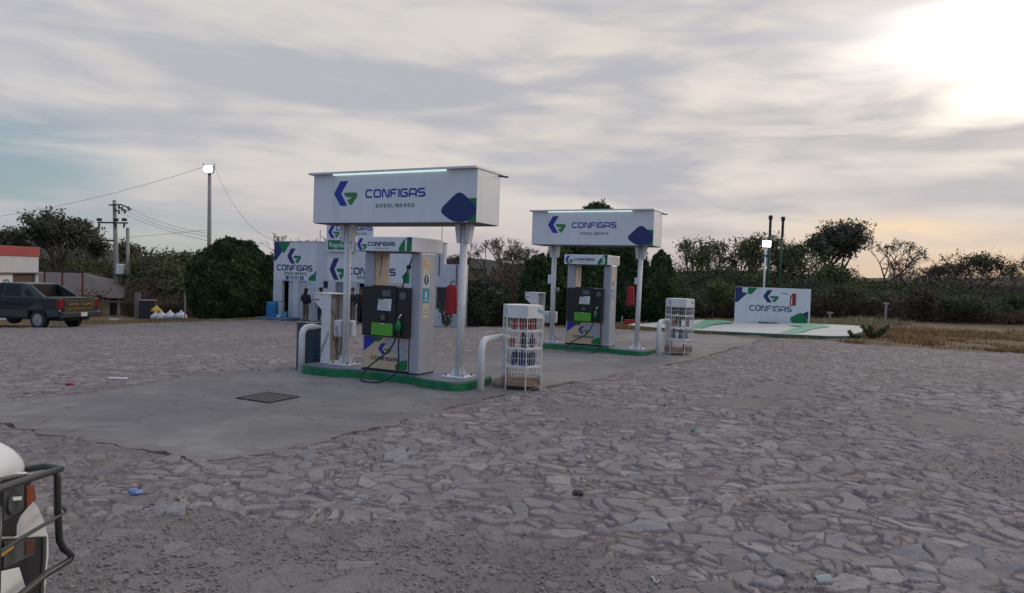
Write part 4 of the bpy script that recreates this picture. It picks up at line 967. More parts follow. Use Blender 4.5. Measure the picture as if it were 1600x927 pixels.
    mb = MB(); lettering(mb, 'GASOLINERAS', o, AX, AZ, 5.66, 7.5, 1.34, 1.50, .17, .45); mb.build('subtitle_lettering', M['green'], pn)
    plate('green_shape', rounded([(8.40, 1.55), (8.85, 1.98), (8.85, 1.225), (8.55, 1.225)], .05), M['green'], pn, o, t=.002)
    # drain pipe, tie bars
    MB().tube([(10.55, -.04, 1.64), (10.55, -.04, 2.62)], .022, 6).build('drain_pipe', M['steel'], t)
    MB().tube([(11.52, -.04, .2), (11.52, -.04, 2.2)], .02, 6).build('drain_pipe', M['steel'], t)
    for z in (.25, .95): boxpart('wall_bracket', (10.16, 10.22, -.06, .0, z, z+.14), M['steel'], t)
    return t
build_station()
# sign board on the roof edge, masts
t = empty('price_board', (*bw(3.75, -.14)[:2], 0), ISL_A, 'white roof board with a green panel reading Regular', 'price board')
MB().box(0, 2.95, -.02, .06, 3.47, 4.28).build('header_panel', M['signface'], t, bevel=.006)
MB().box(0, 1.76, -.02, .06, 2.70, 3.465).build('lower_panel', M['signface'], t, bevel=.006)
logo(t, (0, -.0205, 0), AX, AZ, .10, .87, 3.32+.06, 4.02)
mb = MB(); lettering(mb, 'CONFIGAS', (0, -.0205, 0), AX, AZ, .62, 2.90, 3.78, 4.03, .17, .33); mb.build('name_lettering', M['blue'], t)
mb = MB(); lettering(mb, 'GASOLINERAS', (0, -.0205, 0), AX, AZ, 1.25, 2.56, 3.57, 3.66, .17, .5); mb.build('subtitle_lettering', M['grey_text'], t)
g_ = plate('green_panel', rect(.10, 1.25, 2.80, 3.28), M['green'], t, (0, -.0205, 0), t=.003)
word_mesh('word', 'Regular', .36, M['paper'], g_, (.18, -.025, 2.93), .001, .004)
plate('price_digits', rect(1.36, 1.68, 2.80, 3.30), M['steel'], t, (0, -.0205, 0), t=.004)
MB().box(.9, 1.0, -.024, -.0205, 3.35, 3.44).box(1.05, 1.5, -.024, -.0205, 3.38, 3.46).build('dark_digits', M['steel'], t)
for x in (.3, 2.6): MB().tube([(x, .1, 3.0), (x, .1, 4.2)], .03, 6).build('stay', M['steel'], t)
o = MB().tube([(0, 0, 0), (0, 0, .62)], .018, 6).build('roof_mast', M['steel'], None); o.location = bw(3.1, .1, 3.2); tag(o, 'short thin mast on the roof left of the price board', 'mast')
o = MB().tube([(0, 0, 0), (.01, 0, 1.5)], .016, 6).build('roof_mast', M['steel'], None); o.location = bw(10.55, .12, 3.2); tag(o, 'tall thin mast rising behind the header of pump 1', 'mast')
# step, rail, barrel and bucket before the toilets
bl = M['barrel']
o = MB().box(0, 1.95, -1.25, -.02, -1.15, -.82).build('entrance_step', mat('blue_painted_concrete', (.07, .13, .21), .6, 0, .15, 3, (.2, .2, .2), .4, 5), None, bevel=.02); o.location = (*bw(.05, 0)[:2], 0); o.rotation_euler.z = ISL_A; tag(o, 'blue painted concrete step before the toilet doors', 'step')
t = empty('hand_rail', (*bw(.25, -.9)[:2], -.82), ISL_A, 'thin steel hand rail before the toilet doors', 'hand rail')
MB().tube([(0, 0, .78), (1.15, .35, .86)], .02, 6).build('top_rail', M['steel'], t); MB().tube([(0, 0, 0), (0, 0, .78)], .02, 6).build('rail_post', M['steel'], t); MB().tube([(1.15, .35, 0), (1.15, .35, .86)], .02, 6).build('rail_post', M['steel'], t)
t = empty('plastic_barrel', at(425, 499, 37.0)[:2]+(0,) if False else (*at(425, 499, 37.0)[:2], -.95), 0, 'bright blue plastic barrel at the left corner of the shop', 'barrel')
MB().lathe([(.27, 0), (.30, .05), (.31, .25), (.30, .28), (.31, .32), (.31, .6), (.30, .63), (.31, .67), (.29, .88), (.25, .92)], 24).build('barrel_body', bl, t, smooth=False)
MB().lathe([(.22, .92), (.22, .94)], 20).build('barrel_lid', bl, t)
t = empty('bucket', (*bw(1.35, -.5)[:2], -.82), 0, 'pale blue bucket on the step between the toilet doors', 'bucket')
MB().lathe([(.11, 0), (.15, .3), (.155, .3)], 16).build('bucket_body', mat('pale_blue_plastic', (.10, .30, .48), .5), t); MB().tube([(-.15, 0, .28), (0, .02, .42), (.15, 0, .28)], .006, 5).build('handle', M['steel'], t)
MB().box(0, .28, 0, .2, 0, .12).build('basin', mat('white_basin', (.5, .55, .6), .5), None, bevel=.03); o = bpy.data.objects['basin']; o.location = bw(.95, -.8, -.82); tag(o, 'small white basin on the blue step', 'basin')

# ------------------------------------------------------------------ logo wall and its painted slab
def slab_build():
    t = empty('slab', (0, 0, 0)); t['kind'] = 'structure'; t.name = 'painted_pavement'
    k = MB().prism(SLAB, lambda x, y: gz(x, y)-.25, lambda x, y: gz(x, y)+.106).build('kerb', mat('faded_green_kerb', (.03, .11, .08), .6, 0, .2, 3, (.16, .14, .11), .5, 5), t)
    cx_, cy_ = np.mean([p[0] for p in SLAB]), np.mean([p[1] for p in SLAB])
    inn = [(cx_+(x-cx_)*.993, cy_+(y-cy_)*.993) for x, y in SLAB]
    MB().prism(inn, lambda x, y: gz(x, y)+.10, lambda x, y: gz(x, y)+.115).build('deck', mat('pale_painted_concrete', (.42, .43, .41), .75, 0, .08, 1.5, (.26, .26, .25), .4, 3), t)
    gm = mat('sea_green_floor_paint', (.06, .27, .17), .65, 0, .1, 2, (.30, .33, .30), .4, 5)
    for L in ([(1079,514),(1083,509),(1092,505),(1099,501),(1122,500.2),(1140,502.3),(1146,505.2),(1124,506.5),(1112,508),(1100,513)], [(1218,521.5),(1230,517),(1240,513.5),(1256,511.5),(1232,509.5),(1262,506.9),(1286,507.8),(1297,511.5),(1272,514),(1256,519),(1244,522.5)]):
        P = [slab_pt(*q) for q in L]
        MB().prism(P, lambda x, y: gz(x, y)+.11, lambda x, y: gz(x, y)+.120).build('painted_swoosh', gm, t)
slab_build()
WL, WR = Vector((*slab_pt(1147, 503.6), 0)), Vector((*slab_pt(1265, 505.7), 0))
WA = math.atan2(WR.y-WL.y, WR.x-WL.x); WW = (WR-WL).length; WZ = gz(*(WL*.5+WR*.5)[:2])+.11
def wall_top():
    lo, hi = 0, 4
    d = (WL-CAM)
    k = (WL.xy-CAM.xy).length
    P = at(1147.8, 448, WL.y); return P.z
WH = wall_top()-WZ
def build_logo_wall():
    t = empty('logo_wall', (WL.x, WL.y, WZ), WA, 'low white freestanding wall with blue and green logo on the green edged slab', 'wall')
    MB().box(0, WW, 0, .16, -.15, WH).build('masonry', M['signface'], t, bevel=.008)
    def X(c): return (c-165)/1108*WW
    def Z(c, x=600): return WH-(c-165)/535*WH
    def L(P): return [(X(a), Z(b)) for a, b in P]
    o = (0, -.001, 0)
    plate('navy_corner', L([(168,168),(350,168),(350,258),(205,405),(168,405)]), M['navy'], t, o, t=.002)
    plate('green_corner', rounded(L([(350,168),(500,168),(455,225),(395,283),(352,262)]), .04), M['green'], t, o, t=.003)
    plate('notice', L([(270,172),(352,172),(352,250),(270,250)]), M['paper'], t, (0, -.0035, 0), t=.003)
    logo(t, o, AX, AZ, X(583), X(812), Z(392), Z(200), M['navy'], M['green'])
    mb = MB(); lettering(mb, 'CONFIGAS', o, AX, AZ, X(390), X(1003), Z(528), Z(442), .135, .36); mb.build('name_lettering', M['navy'], t)
    plate('green_shape', rounded(L([(983,612),(1140,525),(1243,600),(1243,698),(1020,698)]), .08), M['green'], t, o, t=.002)
    plate('navy_wedge', L([(1165,545),(1247,500),(1247,620)]), M['navy'], t, (0, -.0008, 0), t=.003)
    plate('grey_writing', L([(840,225),(900,235),(960,250),(955,262),(880,255)]), M['faint'], t, o, t=.001)
    fe = plate('extinguisher_sign', rounded(L([(978,290),(1010,240),(1062,235),(1066,425),(978,428)]), .05), M['redpaint'], t, o, t=.004)
    MB().tube([(X(1000), -.012, Z(410)), (X(1000), -.012, Z(330)), (X(1005), -.012, Z(300))], .022, 8).build('pictogram', M['paper'], fe)
    return t
build_logo_wall()
def wl(x, y, z=0): c, s = math.cos(WA), math.sin(WA); return Vector((WL.x+x*c-y*s, WL.y+x*s+y*c, z))
t = empty('filling_frame', (*wl((690-165)/1108*WW, -.45)[:2], gz(*wl(.5, -.45)[:2])+.12), WA, 'small white pipe frame standing before the logo wall', 'pipe frame')
MB().tube([(-.27, 0, 0), (-.27, 0, .58)], .014, 8).build('upright', M['white'], t); MB().tube([(.27, 0, 0), (.27, 0, .60)], .014, 8).build('upright', M['white'], t)
MB().tube([(-.27, 0, .57), (.27, 0, .59)], .010, 6).build('cross_pipe', M['white'], t); MB().box(-.42, .36, -.12, .12, 0, .04).build('base', M['steel'], t, bevel=.005)
def pole_px(name, px0, px1, pyt, Y, r0, r1, m, label, cat='pole', n=12, build=True, zoff=.0):
    B = on_ground(px0, Y); T = at(px1, pyt, Y); h = T.z-B.z
    t = empty(name, (B.x, B.y, B.z+zoff), 0, label, cat)
    MB().tube([(0, 0, -.3), ((T.x-B.x)*.5, 0, h*.5), (T.x-B.x, 0, h-zoff)], [r0, (r0+r1)/2, r1], n).build('shaft', m, t, smooth=True); return t, T-Vector((B.x, B.y, B.z+zoff))
t, T = pole_px('floodlight_pole', 1191, 1196.3, 385, 32.6, .045, .04, M['white'], 'thin white pole with a lit floodlight above the logo wall', 'floodlight')
h = MB().box(T.x-.20, T.x+.18, -.16, -.02, T.z-.04, T.z+.26).build('lamp_housing', M['doorgrey'], t, bevel=.02)
MB().box(T.x-.19, T.x+.17, -.172, -.162, T.z-.03, T.z+.25).build('lamp_face', M['flood'], h); MB().box(T.x-.04, T.x+.04, -.05, .05, T.z-.5, T.z-.36).build('photocell', M['cyan'], t, bevel=.01)
for px0, px1, pyt, lab in ((1196, 1204, 344, 'taller dark green vent pipe next to the floodlight pole'), (1214, 1223.5, 346, 'dark green vent pipe farther right from the floodlight pole')):
    t, T = pole_px('vent_pipe', px0, px1, pyt, 33.5, .055, .05, mat('dark_green_pipe', (.0, .055, .03), .5), lab, 'vent pipe')
    t['group'] = 'green vent pipes behind the logo wall'
    MB().lathe([(.062, T.z-.75), (.06, T.z), (.08, T.z+.02), (.095, T.z+.08), (.095, T.z+.2), (.06, T.z+.22)], 12, (T.x, T.y, 0)).build('vent_cap', M['black'], t)
# red board on a stake left of the slab
P = on_ground(971, 28.5); t = empty('stake', P, 0, 'thin grey stake beside the red board at the slab', 'stake'); MB().tube([(0, 0, -.1), (.02, 0, .42)], .03, 8).build('rod', M['conc_pole'], t)
P = on_ground(984, 28.2); o = MB().hexa([(-.25, -.02, 0), (.30, -.02, .05), (.30, .02, .05), (-.25, .02, 0), (-.23, -.02, .28), (.30, -.02, .30), (.30, .02, .30), (-.23, .02, .28)]).build('red_board', M['redpaint'], None, bevel=.01); o.location = P; tag(o, 'small red board leaning low at the left end of the slab', 'board')
P = on_ground(995, 27.4); o = MB().sphere((0, 0, 0), .3, 12, 8, (1.2, .7, .32)).build('rock', M['white'], None, smooth=True); o.location = P+Vector((0, 0, .05)); tag(o, 'low white painted rock at the left end of the slab', 'rock')
P = on_ground(1378, 30); 
for px, hh, lab in ((1383, .9, 'grey stub post with a cap in front of the dark scrub'), (1296, .45, 'short pale stake right of the logo wall')):
    P = on_ground(px, 31.0); t = empty('stub_post', P, 0, lab, 'post'); MB().tube([(0, 0, -.1), (0, 0, hh)], .05, 8).build('shaft', M['conc_pole'], t); MB().box(-.12, .12, -.05, .05, hh-.02, hh+.06).build('cap', M['conc_pole'], t, bevel=.01)

# ------------------------------------------------------------------ poles and cables on the left
t, T = pole_px('street_lamp', 326.5, 327.5, 270, 42, .15, .095, M['conc_pole'], 'tall concrete pole with a bright lit floodlight behind the round bush', 'street lamp', 14)
LAMP = Vector(t.location)+T
h = MB().box(T.x-.30, T.x+.30, -.22, -.06, T.z-.05, T.z+.40).build('lamp_housing', M['doorgrey'], t, bevel=.03)
MB().prism(rounded(rect(T.x-.27, T.x+.27, T.z-.02, T.z+.37), .14), 0, .01)
plate('lamp_face', rounded(rect(T.x-.27, T.x+.27, T.z-.02, T.z+.37), .14), M['flood'], h, (0, -.2205, 0), t=.01)
for s in (-1, 1): MB().tube([(T.x+s*.30, -.1, T.z+.1), (T.x+s*.34, -.1, T.z+.55)], .02, 5).build('bracket', M['steel'], t)
EY = 57.0
t, T = pole_px('utility_pole', 184, 178.6, 313, EY, .22, .13, M['conc_pole'], 'tall leaning utility pole with two crossarms and insulators', 'utility pole', 12)
def epx(px, py, dy=0): P = at(px, py, EY); return (P.x-t.location.x, dy, P.z-t.location.z)
E0 = Vector(t.location)
stl = M['steel']
a = MB().tube([epx(155, 348, -.2), epx(202, 349, -.2)], .07, 6).build('crossarm', stl, t)
a = MB().tube([epx(172, 321, -.15), epx(190, 320, -.15), epx(198, 323, -.15), epx(207, 328, -.15)], .06, 6).build('top_arm', stl, t)
MB().tube([epx(144, 374, -.15), epx(180, 376.5, -.15)], .07, 6).build('side_arm', stl, t)
for q in (((186, 323), (200, 331)), ((180, 326), (188, 332))): MB().tube([epx(*q[0], -.2), epx(*q[1], -.2)], .05, 6).build('fuse_arm', stl, t)
for i, (x, y) in enumerate(((188, 324), (193, 327), (197, 331), (182, 328), (188, 332), (203, 327))):
    p = epx(x, y, -.2); MB().lathe([(.05, -.16), (.11, -.10), (.06, -.04), (.11, .02), (.06, .08), (.1, .14), (.03, .2)], 8, p).build('insulator', M['wood_pole'], t)
for x, y in ((157, 344), (196, 344), (183, 344)):
    MB().box(*[v for c in zip((epx(x-3, y, 0)[0], -.3, epx(x, y+2, 0)[2]), (epx(x+4, y, 0)[0], -.1, epx(x, y-2.5, 0)[2])) for v in c]).build('fuse_switch', stl, t, bevel=.03)
    MB().tube([epx(x, y+4, -.2), epx(x+1, y+8, -.25), epx(x-1, y+13, -.2)], [.05, .09, .03], 6).build('arrester', stl, t)
P = epx(188.5, 429, 0); MB().box(P[0]-.22, P[0]+.28, -.35, .25, P[2], P[2]+.85).build('transformer_tank', M['white'], t, bevel=.08, seg=3)
MB().box(P[0]-.3, P[0]+.75, -.3, -.22, P[2]-.1, P[2]-.01).build('transformer_shelf', stl, t)
t2, T2 = pole_px('utility_pole', 200.5, 199.4, 356, 57.2, .16, .13, M['conc_pole'], 'shorter bare pole right of the leaning utility pole', 'utility pole', 10)
def cable(p0, p1, sag, r, label, name='overhead_cable'):
    r = r*.45
    pts = []
    for i in range(15): f = i/14; p = p0.lerp(p1, f); p.z -= sag*4*f*(1-f); pts.append(p-p0)
    o = MB().tube(pts, r, 4).build(name, M['wire'], None); o.location = p0; return tag(o, label, 'cable', 'overhead cables')
cable(LAMP+Vector((-.3, 0, .35)), at(-120, 352, 46), .55, .022, 'overhead cable from the concrete lamp pole out to the upper left')
cable(LAMP+Vector((.3, 0, .3)), bw(.02, .1, 3.25), .9, .022, 'overhead cable sloping from the lamp pole down to the shop corner')
for (a_, b_, s_, lab) in (((207, 328), (327, 365), .25, 'uppermost of three cables from utility pole to lamp pole'), ((200, 331), (327, 370), .25, 'middle of three cables from utility pole to lamp pole'), ((188, 332), (327, 377), .2, 'lowest of three cables from utility pole to lamp pole')):
    cable(at(*a_, EY), at(*b_, 42.1), s_, .022, lab)
cable(at(-100, 371, 60), at(326, 359, 42.2), .5, .02, 'long level cable crossing behind both utility poles')
cable(at(200, 398, 57), at(300, 420, 52), .8, .02, 'low sagging cable right of the shorter utility pole')

# ------------------------------------------------------------------ red-topped store, shed and cream house on the left
def build_store():
    Y0 = 47.0; P = at(60, 440, Y0); SA = R(98); D = Vector((math.cos(SA), math.sin(SA)))
    t = empty('roadside_store', (P.x, Y0, 0), SA, 'white store with a red band along its top edge', 'building')
    def sx(px):   # distance along the front, 0 at the far corner
        d = ray(px, 440); N = Vector((-D.y, D.x)); k = (P.xy@N)/(d.xy@N); return ((d.xy*k)-P.xy)@D
    zt = at(60, 387, Y0).z; zr = at(60, 401.5, Y0).z; zb = at(60, 425, Y0).z; L = -16.0; o1, o0 = sx(55.5), sx(20)
    MB().box(L, o0, 0, .2, -2.8, zb-.1).box(o1, 0, 0, .2, -2.8, zb-.1).box(L, 0, 0, .2, zb-.1, zr).build('wall', M['storewhite'], t)
    MB().box(-.2, 0, .2, 8, -2.8, zr).box(L, -.2, 7.8, 8, -2.8, zr).box(L, L+.2, .2, 7.8, -2.8, zr).build('side_walls', M['storewhite'], t)
    MB().box(L-.05, .05, -.06, 8.05, zr, zt).build('red_band', M['redpaint'], t, bevel=.02)
    MB().box(L, .08, -.25, .0, zb-.08, zb).build('ledge', M['doorgrey'], t)
    MB().box(o0, o1, .12, .18, -2.6, zb-.1).build('shutter', mat('dark_brown_shutter', (.055, .035, .035), .6), t)  # dark brown sheet stands in for the shade inside the opening
    sg = MB().box(L+1, o0-.1, -.03, -.002, zb-1.5, zb-.22).build('sign_panel', M['signface'], t)
    mb = MB(); e = sx(13.5); lettering(mb, 'PUEBLO', (0, -.0305, 0), AX, AZ, e-4.2, e, zb-.95, zb-.48, .2, .4); mb.build('lettering', mat('teal_lettering', (.04, .14, .20), .5), sg)
build_store()
def build_shed():
    Y0 = 50.0; P = at(128, 500, Y0); t = empty('open_shed', (P.x, Y0, 0), R(2), 'thin red steel frame of an open shed before the brown grey roof', 'shed')
    z1 = at(128, 427, Y0).z; gl = gz(P.x, Y0)
    x0 = at(45, 425, Y0).x-P.x; x1 = at(131, 425, Y0).x-P.x
    MB().box(x0, x1, -.05, .05, z1, z1+.09).build('top_beam', M['steel'], t); MB().box(x0, x1, 1.6, 1.7, z1+.06, z1+.15).build('top_beam', M['steel'], t)
    for px in (71, 98, 129): x = at(px, 440, Y0).x-P.x; MB().box(x-.045, x+.045, -.045, .045, gl-.2, z1).build('red_post', mat('red_oxide_paint', (.13, .02, .022), .7), t)
    mb = MB(); z0 = at(128, 458, Y0).z; g_ = random.Random(3)
    for i in range(16): mb.sphere((x0+2.6+i*.16, .9+g_.uniform(-.3, .3), z0-.35+g_.uniform(0, .25)), g_.uniform(.12, .22), 7, 5, (1.5, .8, .6))
    for i in range(10): mb.tube([(x0+2.6+i*.25, .9, z0-.2), (x0+2.9+i*.25+g_.uniform(-.4, .4), .9, z0+g_.uniform(.0, .35))], .05, 5)
    mb.box(x0+2.2, x1+.6, .6, 1.4, gl, z0-.4)
    o = mb.build('rubble_pile', mat('pale_debris', (.20, .15, .115), .9, 0, .4, 4), None); o.location = (P.x, Y0, 0); tag(o, 'pale heap of debris and sticks before the brown grey roof', 'rubble', kind='stuff')
build_shed()
def build_house():
    Y0 = 53.0; P = at(148, 495, Y0); t = empty('cream_house', (P.x, Y0, 0), R(0), 'small cream house with sloping brown grey roof behind the utility pole', 'house')
    def W(px, py, Y): q = at(px, py, Y); return Vector((q.x-P.x, q.y-Y0, q.z))
    zt = at(150, 464, Y0).z; gl = gz(P.x, Y0)-.3; xr = W(188, 480, Y0).x; d0 = W(171, 480, Y0).x; d1 = W(183, 480, Y0).x; xl = W(60, 470, Y0).x
    MB().box(xl, d0, 0, .15, gl, zt).box(d1, xr, 0, .15, gl, zt).box(d0, d1, 0, .15, zt-.1, zt).build('wall', M['creamwall'], t)
    MB().box(xl, xl+.15, .15, 5, gl, zt).box(xr-.15, xr, .15, 5, gl, zt).box(xl+.15, xr-.15, 4.85, 5, gl, zt).build('side_walls', M['creamwall'], t)
    MB().box(d0, d1, .08, .12, gl, zt-.1).build('door', M['steel'], t)
    a, b, c, d = W(40, 466, 52.6), W(193, 466, 52.6), W(131, 426, 56.5), W(40, 423.5, 56.5)
    e, f = Vector((a.x, 8.2, a.z)), Vector((b.x, 8.2, b.z)); k = Vector((0, 0, -.12))
    MB().add([a, b, c, d, e, f], [(0, 1, 2, 3), (1, 5, 2), (2, 5, 4, 3), (0, 3, 4), (0, 4, 5, 1)]).build('roof', M['roofgrey'], t)
    MB().box(a.x, b.x, a.y-.03, a.y, a.z-.12, a.z+.03).build('fascia', M['wood_pole'], t)
build_house()
# ------------------------------------------------------------------ vegetation
def leaf_mat(name, a, b, rough=.75):
    m = bpy.data.materials.new(name); m.use_nodes = True; g = NT(m.node_tree); p = g.n['Principled BSDF']
    q = g.new('ShaderNodeAttribute'); q.attribute_name = 'tone'; g.l.new(g.mix(q.outputs['Fac'], a, b), p.inputs['Base Color']); p.inputs['Roughness'].default_value = rough; p.inputs['Specular IOR Level'].default_value = .2
    return m
LM = dict(juniper=leaf_mat('juniper_foliage', (.020, .045, .018), (.085, .13, .045)), green=leaf_mat('green_foliage', (.055, .075, .025), (.15, .17, .065)),
    olive=leaf_mat('olive_foliage', (.052, .060, .028), (.13, .135, .065)), brown=leaf_mat('dry_foliage', (.07, .052, .040), (.17, .125, .085)), dark=leaf_mat('dark_foliage', (.046, .052, .036), (.115, .118, .082)))
BARK = mat('grey_brown_bark', (.10, .08, .07), .9, 0, .25, 6, bump=.4)
def leaves(name, C, size, m, parent, g_, tone=None, flat=0.0, elong=1.5, wid=.5):
    n = len(C); s = size*g_.uniform(.55, 1.3, n); A = g_.normal(size=(n, 3)); A /= np.linalg.norm(A, axis=1)[:, None]
    B = np.cross(A, g_.normal(size=(n, 3))); B /= np.linalg.norm(B, axis=1)[:, None]; A = A*s[:, None]*elong; B = B*s[:, None]*wid
    V = np.stack([C-A, C+B*1.0-A*.1, C+A, C-B-A*.1], 1).reshape(-1, 3); f = np.arange(n*4).reshape(-1, 4)
    t = g_.random(n) if tone is None else tone
    return np_mesh(name, V, f, m, parent, False, dict(tone=np.repeat(np.clip(t, 0, 1), 4)))
def clump_tone(C, g_, sc=.8, k=3): return np.clip(fbm(C[:, 0]*sc*1.6+C[:, 2]*1.1+50, C[:, 1]*sc*1.6+C[:, 2]*sc*1.6+50, k, 4)*2.2-.75+g_.uniform(-.2, .2, len(C)), 0, 1)

def topiary(name, P, lobes, n, label, cat='bush', group=None, size=.075, m='juniper', seed=1):
    """lobes: (x, y, z, rx, ry, rz) ellipsoids relative to P; leaves stand on their union, a leafy core closes it"""
    g_ = np.random.default_rng(seed); t = empty(name, P, 0, label, cat, group)
    L = np.array(lobes, float); vol = (L[:, 3]*L[:, 5]); cnt = (n*vol/vol.sum()).astype(int); out = []
    for l, c in zip(L, cnt):
        d = g_.normal(size=(c*2, 3)); d /= np.linalg.norm(d, axis=1)[:, None]
        bump = 1+.24*(fbm(d[:, 0]*5+l[0]*3+9, d[:, 2]*5+d[:, 1]*4+9, seed, 4)-.5)*2
        q = d*(bump*(1-.16*g_.random(len(d))**2))[:, None]*l[3:6]+l[:3]
        ok = np.ones(len(q), bool)
        for m2 in L:
            if m2 is l: continue
            ok &= (((q-m2[:3])/(m2[3:6]*.86))**2).sum(1) > 1
        out.append(q[ok & (q[:, 2] > .02)])
    C = np.concatenate(out); leaves('crown', C, size, LM[m], t, g_, clump_tone(C, g_, .9, seed))
    mb = MB()
    for l in L: mb.sphere(tuple(l[:3]), 1, 20, 12, tuple(l[3:6]*.88))
    core = mb.build('inner_foliage', LM[m], t, smooth=False)
    me = core.data; at_ = me.attributes.new('tone', 'FLOAT', 'POINT'); at_.data.foreach_set('value', np.full(len(me.vertices), .15, np.float32))
    MB().tube([(0, 0, -.2), (0, 0, .5)], [.12, .09], 8).build('trunk', BARK, t)
    return t

def tree_meshes(seed, H, spread, lvl=5, lean=0.0, fork=.28, kids=(2, 3), up=.35, tip_leaves=12, leaf=.09, leafspread=.35, m='olive', twig=.012, tone=None, tipk=1):
    g_ = np.random.default_rng(seed); rnd = random.Random(seed); seg = []; tips = []
    def rec(p, d, L, r, k):
        n = 3 if k > 1 else 2; q = p
        for i in range(n):
            d2 = (d+Vector((rnd.gauss(0, .13), rnd.gauss(0, .13), rnd.gauss(0, .06)))).normalized(); q2 = q+d2*(L/n); seg.append((q, q2, r*(1-.3*i/n), r*(1-.3*(i+1)/n), k)); q = q2; d = d2
            if k <= tipk: tips.append(q)
        if k == 0: return
        c = rnd.randint(*kids)+(1 if k == lvl else 0)
        for j in range(c):
            a = rnd.uniform(0, 6.28); tilt = rnd.uniform(.35, .95)*spread; o = Vector((math.cos(a), math.sin(a), 0))
            nd = (d*math.cos(tilt)+o*math.sin(tilt)); nd.z += up*(.6 if k > 2 else .3); rec(q, nd.normalized(), L*rnd.uniform(.60, .85), max(twig, r*.62), k-1)
    L0 = H*fork; rec(Vector((0, 0, -.15)), Vector((lean, 0, 1)).normalized(), L0, H*.028, lvl)
    zmax = max(s[1].z for s in seg); f = H/zmax
    mb = MB()
    for a, b, r0, r1, k in seg: mb.tube([a*f, b*f], [r0, r1], 7 if k >= lvl-1 else (4 if k > 1 else 3), cap=False)
    C = np.array([list(t*f) for t in tips])
    C = np.repeat(C, tip_leaves, 0); C = C+np.clip(g_.normal(size=C.shape), -1.5, 1.5)*leafspread*[.75, .75, .55]
    return mb, C
def tree(name, P, label, seed, H, group=None, cat='tree', m='olive', rz=0, leaf=.09, **kw):
    t = empty(name, P, rz, label, cat, group); mb, C = tree_meshes(seed, H, m=m, leaf=leaf, **kw); mb.build('trunk', BARK, t)
    g_ = np.random.default_rng(seed+9)
    if len(C): leaves('crown', C, leaf, LM[m], t, g_, clump_tone(C, g_, 1.2, seed))
    return t
def ht(px, py, Y): P = on_ground(px, Y); return at(px, py, Y).z-P.z

# clipped round bush by the shop
P = on_ground(357, 39.5)
topiary('round_bush', P, [(0,0,2.2,1.75,1.7,2.1),(-1.15,.1,1.4,1.15,1.2,1.45),(1.15,0,1.6,1.2,1.2,1.6),(-.75,-.2,2.75,1.15,1.1,1.25),(.7,-.1,3.2,1.2,1.1,1.25),(1.35,0,2.6,.95,1.0,1.15),(-1.45,-.2,2.2,.85,.9,1.2),(.1,-.4,3.6,1.0,.9,.95),(-.5,-.9,1.2,1.2,.8,1.2),(.9,-.8,1.1,1.1,.8,1.1)], 42000, 'large clipped dark green bush left of the shop', size=.07, seed=3)
P = on_ground(420, 40.8)
topiary('round_bush', P, [(0,0,1.4,.7,.8,1.9),(.1,0,2.4,.5,.6,1.2)], 6000, 'narrow dark bush squeezed between the round bush and the shop wall', size=.07, m='dark', seed=4)
# dark bush right of the shop, junipers behind pump 3
P = on_ground(755, 34)
topiary('dark_bush', P, [(0,0,1.0,1.1,1.0,1.2),(-.7,0,1.25,.65,.7,.85),(.75,-.1,.8,.6,.7,.9),(.35,.1,1.55,.6,.6,.6),(-.3,-.4,.7,.95,.7,.9),(-.35,.1,1.65,.45,.5,.5),(.95,0,1.3,.35,.4,.5)], 16000, 'broad dark bush between the shop and the junipers', size=.075, m='dark', seed=5)
JY = 31
for i, (px, Y, top, w, lab) in enumerate(((838, 31, 398, .78, 'slim pointed juniper behind the left post of pump 3'), (872, 32.5, 372, .85, 'tall juniper directly behind the left side of the pump 3 sign'), (928, 33, 318, 1.35, 'tallest juniper whose top shows above the pump 3 sign'), (978, 32, 372, 1.1, 'juniper behind the red cover right of pump 3'), (1030, 31, 394, .68, 'separate pointed juniper right of the pump 3 sign'))):
    P = on_ground(px, Y); h = ht(px, top, Y); g2 = random.Random(i)
    lb = [(0, 0, h*.42, w, w*.95, h*.45), (0, 0, h*.68, w*.72, w*.7, h*.32), (w*.3, -.1, h*.3, w*.75, w*.7, h*.33), (-w*.35, -.1, h*.33, w*.7, w*.7, h*.35)]+[(g2.uniform(-.5, .5)*w, g2.uniform(-.5, .1)*w, h*g2.uniform(.25, .7), w*.45, w*.45, h*.2) for _ in range(4)]
    if i == 2: lb += [(-.35, 0, h*.86, .45, .45, h*.13), (.3, 0, h*.87, .5, .45, h*.12), (0, 0, h*.9, .38, .4, h*.1)]
    topiary('juniper', P, lb, 15000, lab, 'juniper', 'junipers behind pump 3', .07, seed=20+i)

